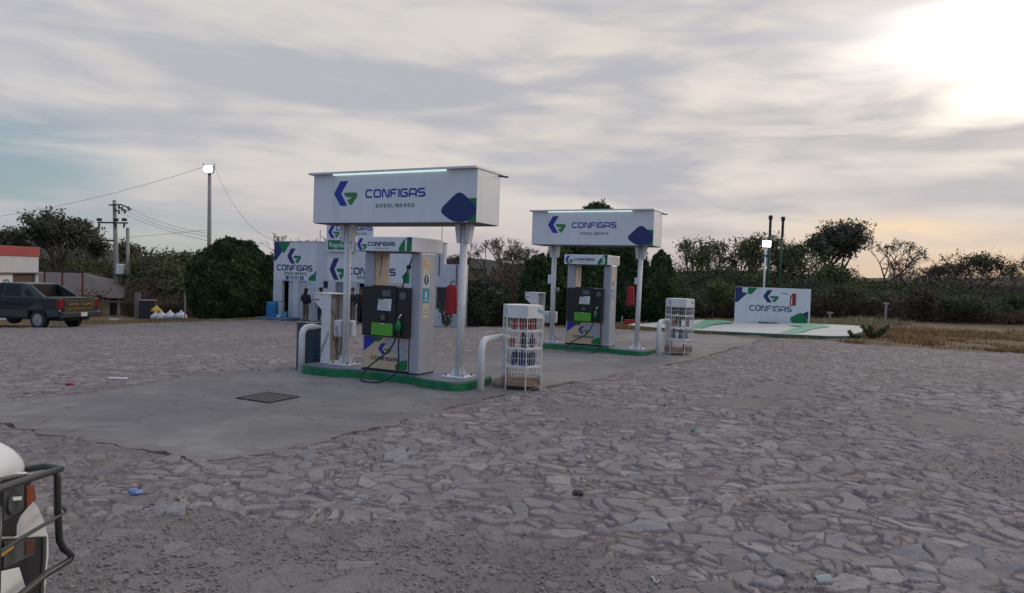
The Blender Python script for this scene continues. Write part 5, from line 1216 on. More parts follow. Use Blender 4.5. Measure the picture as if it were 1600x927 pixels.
# background scrub that reads as one mass
def scrub(name, label, pts, n, m, seed, size=.16, elong=1.2, wid=.5):
    """pts: (px, Y0, Y1, top py) control points; leaves fill the volume below an uneven top"""
    g_ = np.random.default_rng(seed); pxs = np.array([p[0] for p in pts], float); px = g_.uniform(pxs[0], pxs[-1], n)
    Y0 = np.interp(px, pxs, [p[1] for p in pts]); Y1 = np.interp(px, pxs, [p[2] for p in pts]); tp = np.interp(px, pxs, [p[3] for p in pts])
    Y = Y0+(Y1-Y0)*g_.random(n)**1.3; X = np.tan(np.arctan((px-800)/1100.))*Y
    hor = 430+(px-800)*.033; top = CAM_H+(hor-tp)*Y/1100.; zg = gzn(X, Y)
    Hh = (top-zg)*(.42+.95*fbm(X*.33+3, Y*.33, seed, 3))*(.68+.6*fbm(X*1.1, Y*1.1, seed+1, 3)); Hh *= .55+.45*np.clip((Y-Y0)/3, 0, 1)
    z = zg+Hh*g_.random(n)**.55; C = np.stack([X, Y, z], -1)
    tone = np.clip(fbm(X*.5, Y*.5+z*.5, seed+3, 3)*1.6-.4+g_.uniform(-.25, .25, n), 0, 1)
    o = leaves(name, C, size, LM[m], None, g_, tone, elong=elong, wid=wid); return tag(o, label, 'scrub', kind='stuff')
scrub('undergrowth', 'dark leafless scrub filling the right background behind the slab', [(1040, 37, 52, 440), (1140, 37, 52, 436), (1250, 37, 52, 432), (1330, 37, 54, 447), (1420, 37, 54, 448), (1500, 36, 54, 452), (1620, 34, 54, 455), (1800, 32, 54, 455)], 125000, 'dark', 31, .085, 2.6, .22)
scrub('undergrowth', 'brown thorny scrub mixed through the right background', [(1040, 38, 50, 446), (1200, 36, 48, 452), (1400, 35, 48, 456), (1620, 33, 48, 462), (1800, 32, 50, 460)], 50000, 'brown', 32, .08, 2.8, .2)
scrub('undergrowth', 'green leafy scrub in patches of the right background', [(1045, 40, 52, 412), (1100, 40, 52, 402), (1180, 40, 52, 394), (1250, 40, 52, 400), (1300, 40, 52, 408), (1330, 40, 50, 436), (1380, 38, 50, 440), (1480, 38, 50, 448), (1560, 38, 50, 470)], 50000, 'green', 33, .075)
scrub('undergrowth', 'brown olive scrub behind pump 3 and the dark bush', [(700, 42, 58, 430), (790, 40, 58, 428), (830, 40, 56, 432), (960, 38, 54, 445), (1050, 38, 52, 440)], 60000, 'brown', 34, .085, 2.6, .22)
scrub('undergrowth', 'olive scrub on the slope behind the shed and rubbish bags', [(40, 62, 85, 410), (120, 60, 85, 402), (170, 60, 85, 420), (230, 50, 80, 404), (300, 47, 75, 406), (420, 50, 75, 415)], 80000, 'olive', 35, .12)
scrub('undergrowth', 'reddish brown dry scrub behind the rubbish bags', [(195, 49, 56, 447), (240, 47, 55, 432), (300, 46, 54, 440)], 20000, 'brown', 36, .08, 2.6, .22)
scrub('undergrowth', 'dark distant woodland along the skyline', [(-300, 95, 160, 416), (0, 95, 160, 412), (260, 95, 160, 405), (420, 95, 160, 412), (700, 95, 160, 425), (800, 90, 150, 428), (1040, 90, 150, 436), (1300, 90, 150, 446), (1600, 80, 150, 452), (2000, 80, 150, 460)], 60000, 'dark', 37, .5)

scrub('undergrowth', 'thin twiggy brown growth under the far right tree cluster', [(1425, 42, 54, 440), (1470, 42, 54, 418), (1540, 42, 54, 410), (1600, 42, 54, 414), (1700, 42, 54, 420), (1800, 42, 54, 430)], 26000, 'brown', 38, .075, 3.0, .16)
# single trees
G1 = 'trees rising over the scrub on the right'
for i, (px, Y, top, m, kw, lab) in enumerate((
    (1082, 44, 372, 'green', dict(lvl=5, spread=.5, up=.6, tip_leaves=4, leafspread=.3, kids=(2,3), tipk=2), 'thin airy green tree first right of the junipers'),
    (1112, 45, 374, 'olive', dict(lvl=5, spread=.5, up=.6, tip_leaves=3, leafspread=.28, tipk=2), 'thin olive tree second right of the junipers'),
    (1140, 44, 376, 'brown', dict(lvl=6, spread=.7, tip_leaves=1, leafspread=.15, tipk=0), 'nearly bare reddish tree left of the floodlight pole'),
    (1170, 43, 369, 'green', dict(lvl=5, spread=.5, up=.6, tip_leaves=6, leafspread=.35, tipk=2), 'leafy green tree just left of the floodlight'),
    (1200, 46, 366, 'olive', dict(lvl=5, spread=.55, up=.5, tip_leaves=6, leafspread=.35, tipk=2), 'tree behind the floodlight and vent pipes'),
    (1240, 44, 384, 'green', dict(lvl=5, spread=.7, tip_leaves=6, leafspread=.4, tipk=2), 'low green tree right of the vent pipes'),
    (1284, 47, 349, 'dark', dict(lvl=5, spread=.62, fork=.22, up=.42, tip_leaves=9, leafspread=.36, kids=(3,3), tipk=2), 'tallest dense dark tree above the logo wall'),
    (1300, 41, 420, 'green', dict(lvl=4, spread=.8, tip_leaves=12, leafspread=.45, tipk=2), 'small bright green tree below the tall dark tree'),
    (1376, 46, 373, 'brown', dict(lvl=6, spread=.85, fork=.32, tip_leaves=1, leafspread=.12, kids=(2,3), tipk=0), 'bare spreading tree standing alone against the sunset'),
    (1420, 50, 404, 'brown', dict(lvl=6, spread=.85, tip_leaves=1, leafspread=.15, tipk=0), 'small bare tree right of the lone spreading tree'),
    (1452, 52, 410, 'brown', dict(lvl=5, spread=.8, tip_leaves=1, leafspread=.12, tipk=0), 'faint thin bare tree in the gap of the right skyline'),
    (1482, 48, 402, 'brown', dict(lvl=6, spread=.95, tip_leaves=2, leafspread=.2, kids=(2,3), tipk=0), 'brownish tree left in the far right cluster'),
    (1540, 47, 392, 'olive', dict(lvl=6, spread=1.0, fork=.26, tip_leaves=3, leafspread=.25, kids=(2,3)), 'rounded brown tree tallest in the far right cluster'),
    (1592, 46, 404, 'brown', dict(lvl=6, spread=1.0, fork=.26, tip_leaves=3, leafspread=.25, kids=(2,3)), 'rounded tree at the right edge of the picture'))):
    P = on_ground(px, Y); tree('scrub_tree', P, lab, 100+i, ht(px, top, Y), G1, m=m, leaf=.07 if m != 'dark' else .085, **kw)
G2 = 'bare trees on the middle skyline'
for i, (px, Y, top, tl, lab) in enumerate(((756, 52, 371, 1, 'bare twiggy tree above the dark bush'), (806, 53, 379, 1, 'bare twiggy tree left of the pump 3 sign'), (728, 55, 396, 2, 'low bare tree behind the right post of pump 1'), (690, 56, 399, 2, 'small bare tree over the low shop parapet'), (470, 58, 366, 3, 'brown tree top over the left shop roof'), (498, 58, 370, 2, 'thin bare tree top next to the short roof mast'))):
    P = on_ground(px, Y); tree('bare_tree', P, lab, 140+i, ht(px, top, Y), G2, m='brown', leaf=.07, lvl=6, spread=.8, tip_leaves=1, leafspread=.12, kids=(2, 3), fork=.28, tipk=0)
G3 = 'trees behind the red topped store'
for i, (px, Y, top, tl, sp, lab) in enumerate(((10, 66, 356, 3, .9, 'thin airy tree at the left edge above the store'), (42, 66, 358, 8, .9, 'brownish tree above the red band of the store'), (72, 65, 338, 7, .8, 'tall dark tree left of the tallest one behind the shed'), (104, 64, 330, 9, .8, 'tallest tree rising behind the open shed'), (132, 66, 345, 9, .85, 'tree with drooping crown left of the utility pole'), (168, 70, 378, 2, .9, 'small bare tree directly behind the utility pole'))):
    P = on_ground(px, Y); tree('store_tree', P, lab, 160+i, ht(px, top, Y), G3, m='dark' if tl > 5 else 'olive', leaf=.13, lvl=5, spread=sp*.62, up=.5, tip_leaves=int(tl*1.1)+1, leafspread=.42, kids=(2, 3), fork=.28, tipk=1)
for i, (px, Y, top, lab) in enumerate(((236, 60, 398, 'low olive tree right of the shorter utility pole'), (274, 58, 396, 'dark topped tree left of the round bush'), (205, 64, 410, 'small olive tree behind the shorter utility pole'))):
    P = on_ground(px, Y); tree('hill_tree', P, lab, 180+i, ht(px, top, Y), 'low trees on the slope left of the bush', m='olive', leaf=.12, lvl=5, spread=.85, tip_leaves=8, leafspread=.35)
for i, (px, Y, h, m, lab) in enumerate(((1075, 35.5, 1.5, 'olive', 'low olive shrub between the juniper and the logo wall'), (1112, 36, 1.9, 'green', 'greener rounded shrub just left of the logo wall'), (1318, 35.5, 1.7, 'olive', 'olive shrub just right of the logo wall'), (1362, 36.5, 1.3, 'green', 'small green shrub beside the capped stub post'), (1438, 35, 1.5, 'brown', 'brown twiggy shrub before the far right scrub'), (1502, 34, 1.2, 'olive', 'squat olive shrub before the far right tree cluster'), (1566, 33, 1.5, 'green', 'grey green shrub near the right edge before the scrub'))):
    P = on_ground(px, Y); tree('scrub_bush', P, lab, 240+i, h, 'shrubs standing in front of the right scrub', 'bush', m=m, leaf=.05, lvl=4, spread=1.0, fork=.18, tip_leaves=14, leafspread=.28, tipk=2)
# small plants
def plant(name, P, label, seed, h, n=60, m='dark', cat='plant', leaf=.07, sp=.3):
    g_ = np.random.default_rng(seed); t = empty(name, P, 0, label, cat); mb = MB(); C = []
    for i in range(9):
        a = g_.uniform(0, 6.28); l = h*g_.uniform(.5, 1); q = Vector((math.cos(a)*sp*l, math.sin(a)*sp*l, l)); mb.tube([(0, 0, 0), q*.55+Vector((0, 0, .05)), q], [.015, .01, .006], 4)
        for k in range(n//9): f = g_.uniform(.35, 1.05); C.append(list(q*f+Vector(g_.normal(size=3)*.07*h)))
    mb.build('stems', BARK, t); leaves('crown', np.array(C), leaf, LM[m], t, g_); return t
plant('shrub', bw(11.35, -.55, gz(*bw(11.35, -.55)[:2])), 'spindly dark shrub against the low shop wall', 5, 1.35, 150, leaf=.08, sp=.35)
plant('shrub', bw(11.6, -.9, gz(*bw(11.6, -.9)[:2])), 'small weed at the foot of the low shop wall', 6, .5, 60, leaf=.07, sp=.7)
P = on_ground(1365, 20.6); t = plant('weed_bush', P, 'low green weed bush at the right corner of the slab', 7, .42, 2600, 'green', leaf=.03, sp=.9)
P = on_ground(1338, 20.3); t = plant('weed_bush', P, 'smaller green weed tuft left of the weed bush', 8, .25, 900, 'green', leaf=.025, sp=.9)
# ------------------------------------------------------------------ dark green pickup
def extr(prof, y0, y1, mb=None):
    """side profile (x, z) swept between y0 and y1"""
    mb = mb or MB(); n = len(prof); return mb.add([(x, y0, z) for x, z in prof]+[(x, y1, z) for x, z in prof], [tuple(range(n)), tuple(range(2*n-1, n-1, -1))]+[(i, n+i, n+(i+1) % n, (i+1) % n) for i in range(n)])
CP = mat('dark_green_car_paint', (.022, .034, .033), .28, .25, .05); CLAD = mat('grey_cladding', (.040, .045, .045), .55, 0, .1); DGLASS = mat('tinted_car_glass', (.006, .007, .010), .18, spec=.25); TAIL = mat('red_tail_lamp', (.20, .008, .014), .25); CAMO = mat('camouflage_tailgate', (.05, .055, .03), .45, 0, .2, 3, (.13, .09, .03), .8, 4); GOLD = mat('gold_lettering', (.42, .24, .04), .5)
def wheel(parent, x, y, r, s, facing):
    w = MB(); 
    prof = [(r*.62, -.11), (r*.9, -.12), (r, -.09), (r, .09), (r*.9, .12), (r*.62, .11)]
    t = w.lathe(prof, 28).build('tyre', M['rubber'], parent, smooth=False); t.matrix_local = Matrix.Translation((x, y, r)) @ Matrix.Rotation(R(90), 4, 'X')
    rm = MB().lathe([(r*.63, -.118), (r*.60, -.1135), (r*.15, -.113), (r*.12, -.112)], 24)
    for k in range(5):
        a = k*2*math.pi/5; rm.hexa([(math.cos(a+d)*rr, math.sin(a+d)*rr, z) for z in (-.128, -.112) for d, rr in ((-.12, r*.58), (.12, r*.58), (.3, r*.12), (-.3, r*.12))])
    o = rm.build('rim', M['metal'], t, smooth=False, bevel=.004)
    if facing > 0: o.matrix_local = Matrix.Rotation(math.pi, 4, 'X') if False else Matrix.Identity(4)
    else: o.matrix_local = Matrix.Rotation(math.pi, 4, 'X')
    return t
def arch(cx, r, z0, n=9):
    return [(cx+r*math.cos(a), z0+r*math.sin(a)) for a in np.linspace(0, math.pi, n)]
def build_pickup():
    P0 = Vector((-20.1, 29.97)); h = Vector((-.97, .24)).normalized(); l = Vector((-h.y, h.x)); og = P0-l*.84
    z = gz(og.x+h.x*1.6, og.y+h.y*1.6)
    t = empty('pickup_truck', (og.x, og.y, z+.02), math.atan2(h.y, h.x), 'dark green crew cab pickup with lettered camouflage tailgate parked at the left edge', 'pickup truck')
    lower = [(4.35, .50), (4.40, .80), (4.25, 1.08), (3.1, 1.18), (-1.12, 1.18), (-1.20, 1.12), (-1.20, .55), (-.60, .48)]+[(x, zz) for x, zz in reversed(arch(0, .50, .40))][0:0]
    bot = [(-.55, .45)]+[(q[0], q[1]) for q in reversed(arch(0, .50, .42))]+[(.58, .42), (2.75, .42)]+[(q[0], q[1]) for q in reversed(arch(3.3, .50, .42))]+[(3.9, .45)]
    prof = [(-1.20, .55)]+bot+[(4.35, .50), (4.40, .80), (4.25, 1.06), (3.1, 1.18), (-1.12, 1.18), (-1.20, 1.10)]
    b = extr(prof, -.97, .97).build('body', CP, t, bevel=.035, seg=3)
    for s in (-1, 1):
        cl = [(-.56, .52)]+[(q[0], q[1]) for q in reversed(arch(0, .56, .42))]+[(.6, .46), (2.7, .46)]+[(q[0], q[1]) for q in reversed(arch(3.3, .56, .42))]+[(3.95, .52), (4.0, .74), (3.92, .76), (2.72, .70), (.58, .70), (-.62, .76), (-1.15, .72), (-1.15, .52)]
        extr([(x, z_) for x, z_ in cl if True], s*.972, s*.985).build('side_cladding', CLAD, t)
    cab = [(3.15, 1.17), (2.45, 1.80), (2.1, 1.87), (.95, 1.87), (.82, 1.84), (.62, 1.17)]
    mb = MB(); n = len(cab); ins = lambda zz: .93-(zz-1.17)*.26
    mb.add([(x, -ins(z_), z_) for x, z_ in cab]+[(x, ins(z_), z_) for x, z_ in cab], [tuple(range(n)), tuple(range(2*n-1, n-1, -1))]+[(i, n+i, n+(i+1) % n, (i+1) % n) for i in range(n)])
    mb.build('cab', CP, t, bevel=.03, seg=3)
    for s in (-1, 1):
        def sp_(L, name, m, e=.006):
            mb = MB(); n = len(L); P = [(x, s*(ins(z_)+e), z_) for x, z_ in L]; Q = [(x, s*(ins(z_)-.01), z_) for x, z_ in L]
            mb.add(P+Q, [tuple(range(n)), tuple(range(2*n-1, n-1, -1))]+[(i, n+i, n+(i+1) % n, (i+1) % n) for i in range(n)]); return mb.build(name, m, t)
        sp_([(2.85, 1.22), (2.38, 1.74), (1.98, 1.78), (1.96, 1.22)], 'side_window', DGLASS); sp_([(1.88, 1.22), (1.88, 1.78), (1.10, 1.78), (.98, 1.22)], 'side_window', DGLASS)
        # sail panel running down to the bed
        y = s*.93; mb = MB(); mb.hexa([(-.35, y-s*.14, 1.175), (.85, y-s*.14, 1.175), (.85, y, 1.175), (-.35, y, 1.175), (.62, s*.66, 1.80), (.92, s*.66, 1.84), (.92, s*.76, 1.84), (.62, s*.76, 1.80)]); mb.build('sail_panel', CLAD, t, bevel=.02)
        MB().hexa([(.3, s*.935, 1.27), (.70, s*.935, 1.27), (.70, s*.94, 1.27), (.3, s*.94, 1.27), (.62, s*.84, 1.58), (.78, s*.84, 1.58), (.78, s*.87, 1.58), (.62, s*.87, 1.58)]).build('sail_window', DGLASS, t)
        for x0, x1 in ((1.93, 2.9), (.66, 1.92)):
            MB().box(x0, x0+.012, *sorted((s*.971, s*.974)), .72, 1.16).build('door_seam', M['black'], t); MB().box(x1-.35, x1-.15, *sorted((s*.972, s*.995)), 1.02, 1.06).build('door_handle', CLAD, t, bevel=.005)
        MB().box(-1.215, -.98, *sorted((s*.80, s*.978)), .80, 1.155).build('tail_lamp', TAIL, t, bevel=.02)
        MB().box(2.75, 2.95, *sorted((s*.95, s*1.15)), 1.15, 1.30).build('wing_mirror', CLAD, t, bevel=.03)
    MB().hexa([(.56, -.82, 1.2), (.63, -.82, 1.2), (.63, .82, 1.2), (.56, .82, 1.2), (.76, -.70, 1.80), (.83, -.70, 1.80), (.83, .70, 1.80), (.76, .70, 1.80)]).build('rear_window', mat('dark_rear_glass', (.004, .004, .006), .45, spec=.12), t)
    MB().hexa([(2.52, -.72, 1.80), (3.16, -.88, 1.2), (3.16, .88, 1.2), (2.52, .72, 1.80), (2.56, -.72, 1.81), (3.20, -.88, 1.21), (3.20, .88, 1.21), (2.56, .72, 1.81)]).build('windscreen', DGLASS, t)
    MB().box(-1.17, .58, -.86, .86, 1.181, 1.20).build('bed_cover', M['black'], t, bevel=.006)
    tg = MB().box(-1.226, -1.203, -.78, .78, .66, 1.15).build('tailgate', CAMO, t, bevel=.008)
    MB().box(-1.232, -1.2255, -.66, .66, .74, 1.04).build('dark_band', mat('brown_band', (.035, .022, .01), .5), tg)
    g_ = random.Random(2)
    for y0, y1, z0, z1 in ((.12, .62, .92, 1.0), (-.62, -.12, .92, 1.0), (-.62, .62, .78, .82)):
        mb = MB(); y = y0
        while y < y1-.03:   # worn, unreadable gold lettering
            w = g_.uniform(.045, .075); mb.box(-1.237, -1.2315, y, min(y1, y+w*.35), z0, z1); mb.box(-1.237, -1.2315, y+w*.35, min(y1, y+w), *( (z0, z0+(z1-z0)*.3) if g_.random() < .5 else (z1-(z1-z0)*.3, z1))); y += w+.018
        mb.build('gold_lettering', GOLD, tg)
    MB().box(-1.238, -1.2315, -.05, .05, .93, 1.0).build('badge', M['chrome'], tg)
    bp = extr([(-1.42, .50), (-1.44, .66), (-1.20, .70), (-1.18, .46)], -.98, .98).build('rear_bumper', CLAD, t, bevel=.03, seg=3)
    MB().box(-1.452, -1.436, -.16, .16, .52, .66).build('licence_plate', M['paper'], bp); MB().lathe([(.03, 0), (.03, .06)], 8, (-.55, 0, .0)).build('fuel_cap', M['paper'], t).matrix_local = Matrix.Translation((-.62, .985, .86)) @ Matrix.Rotation(R(90), 4, 'X')
    MB().tube([(-1.2, 0, .44), (-1.5, 0, .44)], .03, 6).build('tow_bar', M['steel'], t)
    MB().box(-1.0, 4.1, -.72, .72, .36, .50).build('chassis', M['black'], t)
    MB().box(4.40, 4.48, -.93, .93, .5, .72).build('front_bumper', CLAD, t, bevel=.03); MB().box(4.28, 4.42, -.6, .6, .75, 1.0).build('grille', M['black'], t, bevel=.02)
    for s in (-1, 1): MB().box(4.26, 4.41, *sorted((s*.62, s*.93)), .80, 1.0).build('headlight', M['chrome'], t, bevel=.02)
    for x in (0, 3.3):
        for s in (-1, 1): wheel(t, x, s*.84, .42, 1, s)
    zs, zd = [-1, 0, .42, .55, .70, 1.18, 1.87, 3], [-1, 0, .46, .64, .82, 1.37, 1.95, 3]
    def remap(o):
        for c in o.children:
            if c.name.startswith(('tyre', 'fuel_cap')): continue
            for v in c.data.vertices: v.co.z = float(np.interp(v.co.z, zs, zd))
            remap(c)
    remap(t); return t
build_pickup()

# ------------------------------------------------------------------ white truck in the near left corner
WP = mat('white_car_paint', (.62, .63, .66), .25, 0, .02, 2); LENS = mat('headlight_lens', (.10, .105, .11), .1, .3); AMB = mat('amber_reflector', (.23, .05, .022), .25); BAR = mat('grey_black_steel_tube', (.035, .037, .04), .42, .2, .15, 8)
def build_white_truck():
    H = Vector((.984, .18)).normalized(); L = Vector((-H.y, H.x)); C0 = Vector((-1.985, 2.98)); g0 = gz(C0.x, C0.y)
    t = empty('white_truck', (C0.x, C0.y, g0), math.atan2(H.y, H.x), 'white truck front with black tube bull bar in the near left corner', 'truck')
    def loc(P): d = Vector((P.x-C0.x, P.y-C0.y)); return Vector((d@H, d@L, P.z-g0))
    def onx(px, py, xl):   # point on the plane local x = xl
        d = ray(px, py); k = (C0@H+xl-CAM.xy@H)/(d.xy@H); return loc(CAM+d*k)
    def ony(px, py, yl):
        d = ray(px, py); k = (C0@L+yl-CAM.xy@L)/(d.xy@L); return loc(CAM+d*k)
    # bonnet: edge profile surveyed along the fender line, crowned towards the middle
    ep = [ony(px, py, -.07) for px, py in ((41, 735), (43.5, 724), (38, 708), (21, 693), (0, 683.5), (-40, 668))]
    ep = [(p.x, p.z) for p in ep]; ep.append((-1.36, ep[-1][1]+.03))
    zt = ep[0][1]; secs = [(-.015, -.07), (-.035, -.025), (-.10, .0), (-.35, .012), (-.98, .03), (-1.6, .012), (-1.85, .0), (-1.915, -.025), (-1.935, -.07)]
    mb = MB()
    for (y, dz) in secs:
        bk = {-.015: .05, -1.935: .05, -.035: .02, -1.915: .02}.get(y, 0)
        for (x, z) in ep: mb.v.append((x-bk, y, z+dz))
    m = len(ep)
    for i in range(len(secs)-1):
        for j in range(m-1): mb.f.append((i*m+j, i*m+j+1, (i+1)*m+j+1, (i+1)*m+j))
    bn = mb.build('bonnet', WP, t, smooth=True, sub=2); s_ = bn.modifiers.new('solid', 'SOLIDIFY'); s_.thickness = .02; s_.offset = -1
    def slab(P, x0, x1, name, m, bev=.008, par=None):
        mb = MB(); n = len(P); mb.add([(x1, p.y, p.z) for p in P]+[(x0, p.y, p.z) for p in P], [tuple(range(n)), tuple(range(2*n-1, n-1, -1))]+[(i, n+i, n+(i+1) % n, (i+1) % n) for i in range(n)]); return mb.build(name, m, par or t, bevel=bev)
    def Q(px, py, x=0.0): return onx(px, py, x)
    rim_ = [Q(43, 737), Q(48, 757), Q(50.5, 781), Q(60, 792), Q(69, 812), Q(76, 838), Q(77, 862), Q(73, 900), Q(70, 945)]
    zb_ = .30; nose = rim_+[Vector((0, rim_[-1].y, zb_)), Vector((0, -1.93-rim_[-1].y, zb_))]+[Vector((0, -1.95-p.y, p.z)) for p in reversed(rim_)]
    slab(nose, -.62, .0, 'nose_shell', WP, .022)
    # flank behind the nose with the wheel arch
    yf = rim_[5].y
    fp = [(-.62, zt-.02), (-1.36, zt+.10), (-1.36, .42), (-1.24, .42)]+[(-.80-.44*math.cos(a), .40+.44*math.sin(a)) for a in np.linspace(math.pi, 0, 9)][::-1]
    fp = [(-.60, zt-.02), (-1.36, zt+.10), (-1.36, .40)]+[(-.86-.42*math.cos(a), .40+.42*math.sin(a)) for a in np.linspace(0, math.pi*.62, 7)][:]+[(-.60, .75)]
    for y0, y1 in ((-.14, rim_[1].y), (-1.93, -1.81)): extr(fp, y0, y1).build('fender', WP, t, bevel=.02, seg=3)
    # headlamp unit, amber marker, lamp bowl
    hb = [Q(0, 748), Q(40, 740), Q(46, 757), Q(50, 782), Q(28, 808), Q(23, 822), Q(23, 838), Q(0, 838)]
    hl = slab([Vector((0, -.95, hb[0].z))]+hb+[Vector((0, -.95, hb[-1].z))], -.03, .010, 'headlight', M['black'], .006)
    slab([Q(34.5, 760), Q(46, 756), Q(50, 780), Q(34.5, 795)], .0102, .018, 'amber_marker', AMB, .004, hl)
    MB().lathe([(.045, .012), (.042, .0), (.02, -.0)], 20).build('lamp_bowl', LENS, hl).matrix_local = Matrix.Translation((.010, Q(13, 785).y, Q(13, 785).z)) @ Matrix.Rotation(R(90), 4, 'Y')
    slab([Q(9, 777), Q(23, 776), Q(23, 782), Q(9, 783)], .0225, .026, 'lamp_glint', M['paper'], .001, hl)
    slab([Q(0, 757), Q(33, 752), Q(33, 795), Q(0, 815)], .0102, .0125, 'lens', LENS, .002, hl)
    # black lower opening with the second lamp, grille bars
    ob = [Q(0, 842), Q(24, 841), Q(62, 838), Q(67, 841), Q(66, 870), Q(60, 945)]
    gr = slab([Vector((0, -1.6, ob[0].z))]+ob+[Vector((0, -1.6, ob[-1].z))], -.03, .008, 'grille', M['black'], .005)
    slab([Q(62.5, 839), Q(68, 838), Q(67.5, 870), Q(62, 938), Q(58, 938), Q(62, 870)], -.02, .014, 'grey_trim', CLAD, .003)
    slab([Q(0, 846), Q(50, 843), Q(48, 866), Q(0, 890)], .0085, .014, 'fog_lens', LENS, .004, gr)
    slab([Q(33, 845), Q(49, 843.5), Q(47, 862), Q(33, 868)], .0145, .018, 'amber_lamp', mat('dim_amber', (.10, .035, .02), .3), .002, gr)
    for k in range(4): MB().box(.012, .022, -1.55, Q(0, 800).y-.25, zt-.18-.09*k, zt-.165-.09*k).build('grille_bar', CLAD, t, bevel=.003)
    MB().box(.03, .036, -.95, Q(6, 850).y, Q(6, 857).z, Q(6, 845).z).build('gold_badge', GOLD, t, bevel=.002)
    slab([Q(-40, 900), Q(19, 887), Q(33, 930), Q(-40, 960)], .02, .026, 'white_plate', M['paper'], .002)
    zl = zt-.02
    # rest of the truck, cut short behind the front wheels
    MB().box(-1.6, -.63, -1.78, -.17, .46, zl-.06).build('engine_bay', M['black'], t)
    cab = [(-1.36, .42), (-1.36, zl+.14), (-1.95, zl+.62), (-2.2, zl+.66), (-3.6, zl+.66), (-3.7, zl+.12), (-3.7, .42)]
    extr(cab, -1.90, -.05).build('cab', WP, t, bevel=.05, seg=3)
    extr([(-1.55, zl+.22), (-1.97, zl+.57), (-2.5, zl+.58), (-2.5, zl+.2)], -.05, -.044).build('side_window', DGLASS, t); extr([(-2.6, zl+.2), (-2.6, zl+.58), (-3.45, zl+.58), (-3.45, zl+.2)], -.05, -.044).build('side_window', DGLASS, t)
    MB().hexa([(-1.42, -1.75, zl+.20), (-1.92, -1.62, zl+.60), (-1.92, -.33, zl+.60), (-1.42, -.20, zl+.20), (-1.39, -1.75, zl+.215), (-1.89, -1.62, zl+.615), (-1.89, -.33, zl+.615), (-1.39, -.20, zl+.215)]).build('windscreen', DGLASS, t)
    MB().box(-5.4, -3.72, -1.90, -.05, .5, zl+.05).build('cargo_bed', WP, t, bevel=.04)
    for x in (-.86, -4.5):
        for y, s in ((-.17, 1), (-1.78, -1)): wheel(t, x, y, .36, 1, s)
    # bull bar: tubes in front of the nose
    xb = .10
    a, b, c_, d = onx(95, 733, xb), onx(47, 748, xb), onx(0, 764, xb), onx(-60, 790, xb)
    TR = .0142
    top = [a, b, c_, Vector((xb, -1.0, c_.z+.0)), Vector((xb, -1.9-(a.y), a.z))]
    MB().tube([Vector((-.12, a.y+.03, a.z-.02)), Vector((.03, a.y+.028, a.z+.005)), a]+top[1:], TR, 10).build('bar_tube', BAR, t, smooth=True)
    e, f, g3 = onx(90, 745, xb), onx(93, 845, xb), onx(112, 868, xb+.03)
    lo2, lo3 = onx(72, 897, xb+.01), onx(32, 930, xb)
    MB().tube([onx(86, 735, xb-.01), e, onx(90, 800, xb), f, onx(100, 858, xb+.015), g3, onx(108, 876, xb+.025), lo2, lo3, onx(0, 950, xb), Vector((xb, -1.0, lo3.z)), Vector((xb, -1.9, lo3.z))], TR, 10).build('bar_tube', BAR, t, smooth=True)
    MB().tube([onx(100, 795, xb+.02), onx(104, 800, xb+.03), onx(72, 818, xb+.01), onx(35, 840, xb), onx(0, 862, xb), Vector((xb, -1.0, onx(0, 862, xb).z))], .0075, 8).build('thin_rod', BAR, t, smooth=True)
    MB().tube([onx(104, 800, xb+.03), onx(96, 790, xb-.03), onx(90, 788, -.02)], .0065, 6).build('thin_rod', BAR, t, smooth=True)
    for y in (-.55, -1.35): MB().tube([(-.05, y, .50), (xb, y, .52), (xb, y, a.z-.0)], .014, 8).build('bar_stay', BAR, t, smooth=True)
    return t
build_white_truck()
# ------------------------------------------------------------------ people at the shop
SKIN = mat('skin', (.20, .105, .07), .6, 0, .05); HAIR = mat('black_hair', (.012, .010, .010), .7); JACK = mat('black_jacket', (.012, .013, .019), .85, 0, .2, 12, bump=.3, bscale=12); KHAKI = mat('khaki_trousers', (.13, .095, .07), .85, 0, .15, 10); DKT = mat('dark_trousers', (.015, .016, .022), .85, 0, .15, 10); SHOE = mat('dark_shoes', (.02, .018, .016), .6)
def skin_mesh(name, V, E, Rr, m, parent, sub=2):
    me = bpy.data.meshes.new(name); me.from_pydata(V, E, []); o = bpy.data.objects.new(name, me); COL.objects.link(o); o.parent = parent
    md = o.modifiers.new('skin', 'SKIN'); sv = me.skin_vertices
    layer = sv[0] if len(sv) else None
    if layer is None:
        bm = bmesh.new(); bm.from_mesh(me); bm.verts.layers.skin.verify(); bm.to_mesh(me); bm.free(); layer = me.skin_vertices[0]
    for i, r in enumerate(Rr): layer.data[i].radius = (r, r) if not isinstance(r, tuple) else r
    layer.data[0].use_root = True; md.use_smooth_shade = True; md.branch_smoothing = .6
    s = o.modifiers.new('sub', 'SUBSURF'); s.levels = sub; s.render_levels = sub; me.materials.append(m); return o
